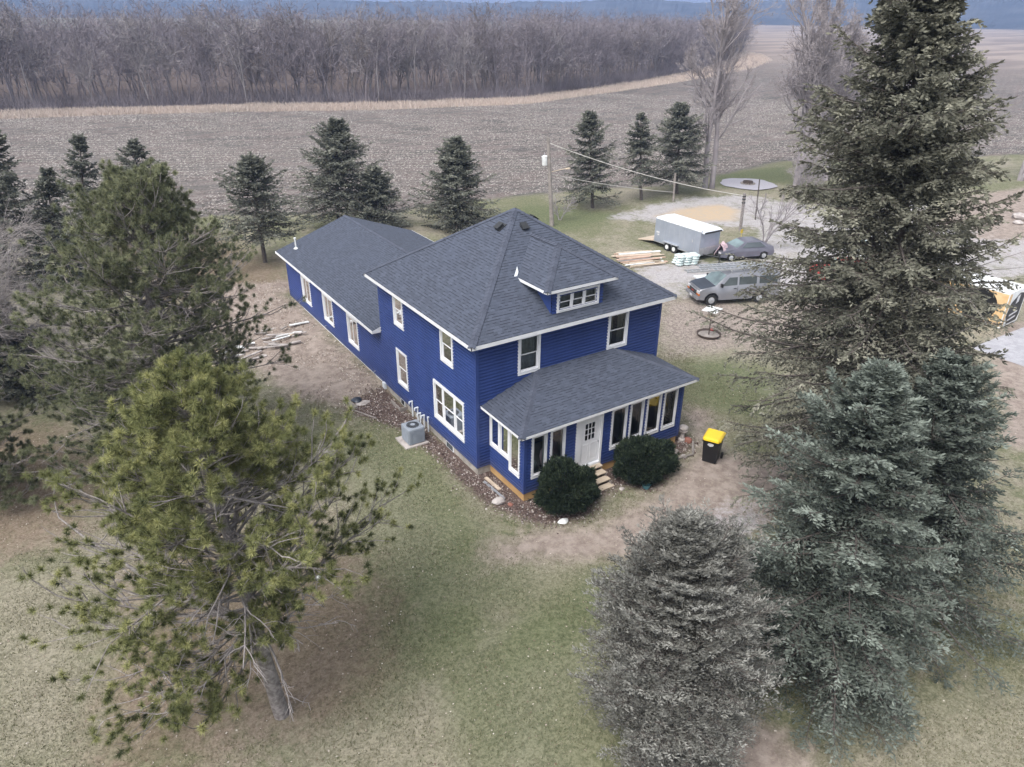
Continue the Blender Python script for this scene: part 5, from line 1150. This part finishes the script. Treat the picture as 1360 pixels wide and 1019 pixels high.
for s_ in (-1, 1):
    sub(MB().box((-.02, s_*.55, .84), (.10, s_*.885, 1.02), bev=.02), 'headlight', 'lens', van); sub(MB().box((-.015, s_*.55, .70), (.12, s_*.90, .83), bev=.02), 'indicator', 'amber', van)
    sub(MB().box((1.42, s_*1.0, 1.28), (1.54, s_*1.2, 1.52), bev=.03), 'mirror', 'black', van)
    sub(MB().box((2.66, s_*.992, .5), (2.675, s_*1.0, 1.28)), 'door_seam', 'acdark', van); sub(MB().box((2.4, s_*.99, 1.10), (2.58, s_*1.02, 1.14)), 'door_handle', 'black', van)
sub(MB().box((-.12, -.93, .42), (.1, .93, .64), bev=.05), 'bumper', 'vanpaint', van); sub(MB().box((-.135, -.16, .46), (-.12, .16, .6)), 'number_plate', 'plate', van)
for x in (.92, 4.35):
    for y in (-.86, .86): wheel(van, x, y, .37, .37, .25)
rk = MB()
for x in (2.2, 3.6, 5.2): rk.box((x, -.75, 2.20), (x+.05, .75, 2.25)); rk.box((x, -.72, 2.05), (x+.05, -.68, 2.2)); rk.box((x, .68, 2.05), (x+.05, .72, 2.2))
sub(rk, 'roof_rack', 'steel', van)
def ladder(p, q, w, label, rung=.3, mt='steel'):
    p, q = np.array(p, float), np.array(q, float); L = float(np.linalg.norm(q-p)); e = empty('ladder', p, 0, label, 'ladder'); e.rotation_mode = 'QUATERNION'
    e.rotation_quaternion = Vector([float(c) for c in (q-p)]).to_track_quat('X', 'Z')
    for s_ in (-1, 1): sub(MB().box((0, s_*w/2-.03, -.05), (L, s_*w/2+.03, .05)), 'stile', mt, e)
    m_ = MB(); x = .15
    while x < L: m_.box((x, -w/2, -.02), (x+.05, w/2, .02)); x += rung
    sub(m_, 'rungs', mt, e); return e
vw = lambda x, y, z: (np.array([org[0], org[1], G])+dv*x+nl*y+np.array([0, 0, z]))
ladder(vw(-.9, -.45, 2.28), vw(5.2, -.3, 2.34), .42, 'long aluminium ladder on the van roof sticking out over its bonnet')
ladder(vw(.3, .35, 2.30), vw(5.4, .35, 2.34), .42, 'shorter aluminium ladder on the far side of the van roof')
# work bench of metal behind the van
tp = empty('scaffold_bench', at(925, 383), ang+.05, 'long grey metal bending brake on legs standing behind the van', 'work bench')
sub(MB().box((-.2, -.35, .78), (3.2, .3, .86), bev=.01), 'bench_top', 'trailtop', tp); sub(MB().box((-.1, -.37, .35), (3.1, -.33, .78)), 'apron', 'steel', tp)
for x in (.0, 1.0, 2.0, 3.0):
    for y in (-.3, .25): sub(MB().tube((x, y, 0), (x, y, .78), .03, n=6), 'leg', 'steel', tp)
sub(MB().blob((1.6, -.1, .98), (.25, .16, .13), 3), 'motor', 'darkpaint', tp)

# enclosed trailer, local: x across, y length (front = low y)
tl = empty('cargo_trailer', (30.45, 18.1, G), .0, 'silver enclosed cargo trailer with twin axles parked on the grass', 'trailer')
hx, y0, y1, z0, z1 = 1.08, -2.2, 2.75, .42, 2.42
mb = MB(); prof_ = [(-hx, z0), (hx, z0), (hx, z1-.10), (hx-.12, z1), (-hx+.12, z1), (-hx, z1-.10)]
ys = [y0, y1]; A = [(x, y0, z) for x, z in prof_]; B = [(x, y1, z) for x, z in prof_]
for i in (0, 1, 5): j = (i+1) % 6; mb.face([A[i], A[j], B[j], B[i]])
mb.face(A[::-1]); mb.face(B); sub(mb, 'body', 'trailer', tl)
mb = MB(); mb.face([(-hx, y0, z1-.10), (-hx+.12, y0, z1), (-hx+.12, y1, z1), (-hx, y1, z1-.10)]); mb.face([(hx-.12, y0, z1), (hx, y0, z1-.1), (hx, y1, z1-.1), (hx-.12, y1, z1)]); mb.face([(-hx+.12, y0, z1), (0, y0, z1+.05), (0, y1, z1+.05), (-hx+.12, y1, z1)]); mb.face([(0, y0, z1+.05), (hx-.12, y0, z1), (hx-.12, y1, z1), (0, y1, z1+.05)])
mb.face([(-hx, y0, z1-.12), (hx, y0, z1-.12), (hx, y0-.28, z1-.2), (-hx, y0-.28, z1-.2)]).face([(-hx+.12, y0, z1), (0, y0, z1+.05), (hx-.12, y0, z1), (hx, y0-.28, z1-.19), (-hx, y0-.28, z1-.19)]); sub(mb, 'roof', 'trailtop', tl)
sub(MB().box((-hx+.15, y0-.285, z1-.24), (hx-.15, y0-.02, z1-.125)), 'nose_vent', 'acdark', tl)
mb = MB()
for i in range(1, 9): y = y0+(y1-y0)*i/9; mb.box((-hx-.004, y-.008, z0+.05), (-hx, y+.008, z1-.12)); mb.box((hx, y-.008, z0+.05), (hx+.004, y+.008, z1-.12))
mb.box((-hx-.006, y0, z0), (-hx, y1, z0+.07)); mb.box((-hx-.006, y0, z1-.16), (-hx, y1, z1-.11)); mb.box((-hx-.006, y0-.006, z0), (-hx+.05, y0, z1-.13)); mb.box((hx-.05, y0-.006, z0), (hx+.006, y0, z1-.13)); sub(mb, 'trim', 'steel', tl)
sub(MB().box((-hx-.008, -1.55, z0+.12), (-hx, -.75, z1-.3)), 'side_door', 'trailer', tl); sub(MB().box((-hx-.03, -1.50, 1.35), (-hx-.008, -1.40, 1.55)), 'door_latch', 'steel', tl)
sub(MB().box((-hx-.008, 2.2, 1.2), (-hx, 2.55, 1.32)).box((-hx-.008, 2.2, 1.0), (-hx, 2.4, 1.12)), 'decal', 'plate', tl)
sub(MB().box((-hx+.0, y0-.012, z0+.02), (hx, y0-.002, z0+.62)), 'stone_guard', 'steel', tl)
for y in (.35, 1.12):
    for s_ in (-1, 1):
        w_ = sub(MB().tube((s_*(hx-.1), y, .34), (s_*(hx+.12), y, .34), .34, n=24), 'wheel', 'rubber', tl, smooth=True); sub(MB().tube((s_*(hx+.10), y, .34), (s_*(hx+.135), y, .34), .2, .17, 16), 'rim', 'bright', w_)
sub(MB().box((-hx-.24, -.1, .68), (-hx-.0, 1.6, .74), bev=.02), 'fender', 'steel', tl)
sub(MB().tube((-.6, y0, .5), (0, y0-1.3, .5), .045, n=6).tube((.6, y0, .5), (0, y0-1.3, .5), .045, n=6).tube((0, y0-1.2, 0), (0, y0-1.2, .75), .035, n=8), 'drawbar', 'acdark', tl)
sub(MB().box((-hx+.1, y1+.02, .40), (hx-.1, y1+.06, .46)).face([(-hx+.1, y1+.05, .46), (hx-.1, y1+.05, .46), (hx-.1, y1+2.0, .12), (-hx+.1, y1+2.0, .12)]).face([(-hx+.1, y1+.05, .40), (hx-.1, y1+.05, .40), (hx-.1, y1+2.0, .02), (-hx+.1, y1+2.0, .02)]).face([(-hx+.1, y1+.05, .46), (-hx+.1, y1+2.0, .12), (-hx+.1, y1+2.0, .02), (-hx+.1, y1+.05, .40)]), 'ramp', 'lumber', tl)
# cloth over the drawbar
nb = NB(); r = np.random.default_rng(3); gxx, gyy = np.meshgrid(np.linspace(-.5, .5, 14), np.linspace(-.8, .8, 20)); zc_ = 1.35-1.05*np.abs(gyy)**1.3*1.1+.08*np.sin(gxx*9+gyy*4)+.05*np.sin(gyy*13)
V = np.stack([gxx+.06*np.sin(gyy*7), gyy*.55+.05*np.sin(gxx*11), np.maximum(zc_, .05)], -1).reshape(-1, 3); ii = (np.arange(19)[:, None]*14+np.arange(13)).ravel(); nb.add(V, np.stack([ii, ii+1, ii+15, ii+14], 1), .5)
o = nb.build('cloth', 'pink', smooth=True); sm = o.modifiers.new('thick', 'SOLIDIFY'); sm.thickness = .03; p = at(956, 345); o.location = (p[0]+.1, p[1], G); o.rotation_euler = (0, 0, .5); tag(o, 'crumpled pink and white sheet draped over the trailer drawbar', 'cloth')
# timber stack
lx0, ly0 = at(838, 352)[:2]; r_ = random.Random(9)
desc = ['lumber', 'lumber', 'orangewood', 'lumber', 'bright', 'greywood', 'orangewood', 'lumber']
dirL = nrm((at(893, 347)-at(836, 352))[None])[0]; sideL = np.array([-dirL[1], dirL[0], 0])
for i in range(22):
    row_, lay = i % 11, i//11; p = at(838, 356)+sideL*(row_*.34+r_.uniform(-.05, .05))+dirL*r_.uniform(-.5, .6); L = r_.uniform(2.4, 3.9); q = p+dirL*L+sideL*r_.uniform(-.25, .25)
    plank(p[:2], q[:2], r_.uniform(.14, .30), .05, desc[(i*3) % 8] if row_ != 5 else 'orangewood', 'long sawn board in the loose timber pile between driveway and trailer', 'boards of the timber pile beside the trailer', z=G+.02+lay*.07)
# stack of white sacks
p0 = at(912, 352); k = 0
for lay in range(4):
    for c_ in range(3):
        for d_ in range(2):
            k += 1; o = MB().blob((0, 0, 0), (.36, .25, .12), k, .12, 1, 2).build('plastic_sack', 'bagwhite', smooth=True); w3 = p0+dirL*(c_*.62-.7+.04*lay)+sideL*(d_*.5-.1)
            o.location = (w3[0], w3[1], G+.14+lay*.19); o.rotation_euler = (0, r_.uniform(-.05, .05), math.atan2(dirL[1], dirL[0])+r_.uniform(-.12, .12)); tag(o, 'white plastic sack in the stacked pile at the end of the timber', 'sack', 'white sacks stacked beside the trailer')
# parked car behind the sacks; nose to the left
co = at(952, 349); ce = at(1035, 343); dc = nrm((ce-co)[None])[0]; ca = math.atan2(dc[1], dc[0]); ncl = np.array([-dc[1], dc[0], 0])
car = empty('parked_car', (*(co+ncl*.9+dc*.3)[:2], G), ca, 'dark grey car seen between trailer and tallest spruce, nose towards the sacks', 'car')
cb_ = [(.05, .35), (0, .55), (.08, .75), (.6, .88), (1.25, .96), (2.05, 1.38), (2.6, 1.46), (3.4, 1.44), (4.1, 1.05), (4.5, .98), (4.6, .6), (4.55, .35), (4.1, .3), (4.02, .55), (3.72, .68), (3.42, .55), (3.34, .3), (1.26, .3), (1.18, .55), (.88, .68), (.58, .55), (.5, .3)]
def hc(x, z): return (.9-.24*max(0, z-.9)/.5)*(1-.12*max(0, .6-x)/.6)
sub(loft(cb_, hc), 'body', 'carpaint', car, smooth=True)
sub(MB().face([(1.3, -.76, .985), (1.3, .76, .985), (2.02, .62, 1.378), (2.02, -.62, 1.378)]), 'windscreen', 'windscreen', car); sub(MB().face([(3.46, -.62, 1.43), (3.46, .62, 1.43), (4.06, .74, 1.09), (4.06, -.74, 1.09)]), 'rear_window', 'autoglass', car)
for s_ in (-1, 1):
    sub(MB().face([(x, s_*(hc(x, z)+.006), z) for x, z in [(1.75, 1.0), (3.8, 1.02), (3.35, 1.36), (2.2, 1.36)]]), 'side_window', 'autoglass', car); sub(MB().box((-.01, s_*.42, .58), (.14, s_*.74, .72), bev=.02), 'headlight', 'lens', car)
    for x in (.88, 3.72): wheel(car, x, s_*.82, .31, .31, .2)
sub(MB().box((-.02, -.36, .5), (.05, .36, .64)), 'grille', 'acdark', car)
# red car and white pickup glimpsed through the spruce
def glimpse(pos, ang_, paint, label, name, cat):
    e = empty(name, (*pos[:2], G), ang_, label, cat); e2 = sub(loft(cb_, hc), 'body', paint, e, smooth=True)
    sub(MB().face([(1.3, -.76, .985), (1.3, .76, .985), (2.02, .62, 1.378), (2.02, -.62, 1.378)]), 'windscreen', 'windscreen', e)
    for s_ in (-1, 1):
        sub(MB().face([(x, s_*(hc(x, z)+.006), z) for x, z in [(1.75, 1.0), (3.8, 1.02), (3.35, 1.36), (2.2, 1.36)]]), 'side_window', 'autoglass', e)
        for x in (.88, 3.72): wheel(e, x, s_*.82, .31, .31, .2)
glimpse(at(1078, 372), ca-.1, 'red', 'red car glimpsed through the branches of the tallest spruce', 'parked_car', 'car')
glimpse(at(1150, 352), ca+.9, 'bright', 'white car glimpsed through the spruce between red car and yellow box van', 'parked_car', 'car')
# pale rocks and a yellow marker under the banded post
for i, (px, py) in enumerate(((970, 325), (977, 323), (985, 325), (992, 322))): rock(px, py, (.28, .22, .2), 'pale rock at the foot of the thick banded post', 'stone', 20+i, group='pale rocks round the banded post')
o = MB().box((-.12, -.02, .0), (.12, .02, .3)).tube((0, 0, -.8), (0, 0, 0), .015, n=6).build('marker_flag', 'yellowcloth'); p = at(983, 322); o.location = (p[0], p[1], G+.8); tag(o, 'small yellow marker on a stake beside the banded post', 'marker')
for i, (px, py, s) in enumerate(((1357, 291, 1.0), (1352, 297, .6))): rock(px, py, (.9*s, .7*s, .55*s), ['big pale boulder at the right edge of the yard', 'smaller boulder before the big one at the right edge'][i], 'stone', 40+i, name='boulder', cat='boulder')
# white and yellow box with printed sides
bx, by, bz0, bz1, wx, ly = 35.25, -3.7, -.30, 2.0, 2.45, 6.0
bxv = empty('box_trailer', (bx, by, G), math.radians(3), 'white roofed box trailer with orange and black printed sides, at right edge on concrete', 'trailer')
sub(MB().box((0, 0, bz0-G), (wx, ly, bz1-G), bev=.03), 'body', 'bright', bxv)
hb_ = bz1-bz0; zc0 = bz0-G
sub(MB().face([(-.006, .05, zc0+.10), (-.006, ly-.05, zc0+.10), (-.006, ly-.05, zc0+hb_-.12), (-.006, .05, zc0+hb_-.12)]), 'side_graphic', 'orange', bxv)
cy_, cz_ = 1.65, zc0+hb_*.52
sub(MB().face([(-.011, cy_+1.15*math.cos(t_), cz_+min(1.03, 1.1)*math.sin(t_)) for t_ in np.linspace(0, 2*PI, 41)[:-1]]), 'black_disc', 'black', bxv)
sub(MB().face([(.75, -.006, zc0+.12), (2.15, -.006, zc0+.12), (2.3, -.006, zc0+.5), (2.3, -.006, zc0+hb_-.6), (2.1, -.006, zc0+hb_-.35), (1.5, -.006, zc0+hb_-.25), (.55, -.006, zc0+hb_-.75), (.35, -.006, zc0+.7)]), 'end_graphic', 'black', bxv)
m_ = MB()
for a, b, c, d in ((1.25, zc0+1.35, .35, .5), (.8, zc0+.62, 1.1, .12), (.75, zc0+.30, 1.1, .12)): m_.face([(a, -.012, b), (a+c, -.012, b+.1), (a+c, -.012, b+d+.1), (a, -.012, b+d)])
sub(m_, 'end_marks', 'plate', bxv)
sub(MB().face([(.0, -.007, zc0+.05), (.34, -.007, zc0+.05), (.34, -.007, zc0+hb_-.1), (.0, -.007, zc0+hb_-.1)]), 'end_stripe', 'orange', bxv)
def text(s, size, T, par, mt, name='lettering'):
    cu = bpy.data.curves.new(name, 'FONT'); cu.body = s; cu.size = size; cu.extrude = .004; cu.offset = .008; cu.align_x = 'CENTER'
    o = bpy.data.objects.new(name, cu); COL.objects.link(o); dg = bpy.context.evaluated_depsgraph_get(); me = bpy.data.meshes.new_from_object(o.evaluated_get(dg)); bpy.data.objects.remove(o)
    o = bpy.data.objects.new(name, me); COL.objects.link(o); me.materials.clear(); me.materials.append(M[mt]); o.parent = par; o.matrix_local = T; return o
T = Matrix.Translation((-.018, cy_+.62, cz_-.16)) @ Matrix(((0, 0, -1, 0), (-1, 0, 0, 0), (0, 1, 0, 0), (0, 0, 0, 1)))
text('SON', .46, T, bxv, 'plate'); sub(MB().box((-.02, cy_+.1, cz_-.34), (-.012, cy_+1.1, cz_-.28)), 'underline', 'plate', bxv)
for x in (.3, 2.15):
    for y in (2.6, 3.4): sub(MB().tube((x-.1, y, .28), (x+.1, y, .28), .3, n=18), 'wheel', 'rubber', bxv)
sub(MB().tube((.6, 0.02, .1), (.6, .02, 0), .05, n=8).tube((2.1, .02, .1), (2.1, .02, 0), .05, n=8), 'jack', 'steel', bxv)
# things standing inside the glazed porch
def inside(x, y, s, mt, label, seed, name, cat, zb=.24):
    o = MB().blob((0, 0, 0), s, seed, .3, 1, 3).build(name, mt, smooth=True); o.location = (x, y, zb+s[2]*.95); return tag(o, label, cat)
inside(1.25, -2.1, (.28, .24, .42), 'bagwhite', 'pale plastic bag inside the porch behind its leftmost front window', 61, 'plastic_bag', 'bag')
inside(2.15, -2.0, (.34, .26, .62), 'pink', 'pale bundle inside the porch behind the second front window', 62, 'bundle', 'bundle')
inside(2.2, -1.9, (.2, .16, .2), 'yellowcloth', 'yellowish bundle on top of the pale bundle in the porch', 63, 'bundle', 'bundle', 1.4)
inside(5.3, -2.0, (.33, .25, .40), 'stone', 'grey heap inside the porch behind the first window right of the door', 64, 'heap', 'bundle')
def cabinet(x0, x1, h, mt, label):
    e = MB().box((x0, -1.9, .245), (x1, -1.3, h), bev=.02).box((x0+.03, -1.915, .3), (x1-.03, -1.9, h-.05)).build('cabinet', mt); return tag(e, label, 'cabinet')
cabinet(5.95, 6.6, 1.55, 'acgrey', 'grey cabinet inside the porch behind the second window right of the door')
cabinet(6.9, 7.5, 1.5, 'acgrey', 'grey cabinet inside the porch behind the window with the yellow toy')
inside(7.25, -2.05, (.2, .17, .2), 'yellowcloth', 'round yellow toy hanging inside the porch window', 65, 'toy', 'toy', 1.62)
cabinet(7.95, 8.5, 1.45, 'white', 'white cabinet inside the porch behind the rightmost front window')

# ------------------------------------------------------------------ air, sky, light
hz = NT('haze_air'); hz.t.nodes.remove(hz.b); pv_ = hz.n('ShaderNodeVolumePrincipled'); pv_.inputs['Density'].default_value = .00035; pv_.inputs['Color'].default_value = (.46, .62, 1.0, 1); pv_.inputs['Anisotropy'].default_value = .0
hz.l(pv_.outputs[0], hz.out.inputs['Volume']); M['haze'] = hz.m
o = MB().box((-3600, -3600, -2.5), (3600, 3600, 62)).build('haze', 'haze'); tag(o, 'thin pale blue air haze over the fields', 'haze', kind='stuff')
w = bpy.data.worlds.new('World'); S.world = w; w.use_nodes = True; nt = w.node_tree; bg = nt.nodes['Background']
sky = nt.nodes.new('ShaderNodeTexSky'); sky.sky_type = 'NISHITA'; sky.sun_disc = False; sky.air_density = 1.0; sky.dust_density = 4.0; sky.ozone_density = 1.0
SE, SR = math.radians(55), math.radians(250)
sky.sun_elevation = SE; sky.sun_rotation = SR
hs = nt.nodes.new('ShaderNodeHueSaturation'); hs.inputs['Saturation'].default_value = .32; nt.links.new(sky.outputs[0], hs.inputs['Color']); nt.links.new(hs.outputs[0], bg.inputs['Color']); bg.inputs['Strength'].default_value = .143
sd = bpy.data.lights.new('sun', 'SUN'); sd.energy = 1.1; sd.angle = math.radians(38); sd.color = (1, .97, .93); so_ = bpy.data.objects.new('sun', sd); COL.objects.link(so_)
sdir = Vector((math.sin(SR)*math.cos(SE), math.cos(SR)*math.cos(SE), math.sin(SE))); so_.rotation_mode = 'QUATERNION'; so_.rotation_quaternion = sdir.to_track_quat('Z', 'Y')
S.view_settings.view_transform = 'Standard'; S.view_settings.look = 'None'; S.view_settings.exposure = .95; S.view_settings.gamma = 1
S.render.engine = 'CYCLES'; S.render.resolution_x = 1024; S.render.resolution_y = 767
S.cycles.max_bounces = 6; S.cycles.transparent_max_bounces = 12; S.cycles.volume_bounces = 0
# the haze box is a closed volume round everything; names follow Blender's own suffixes
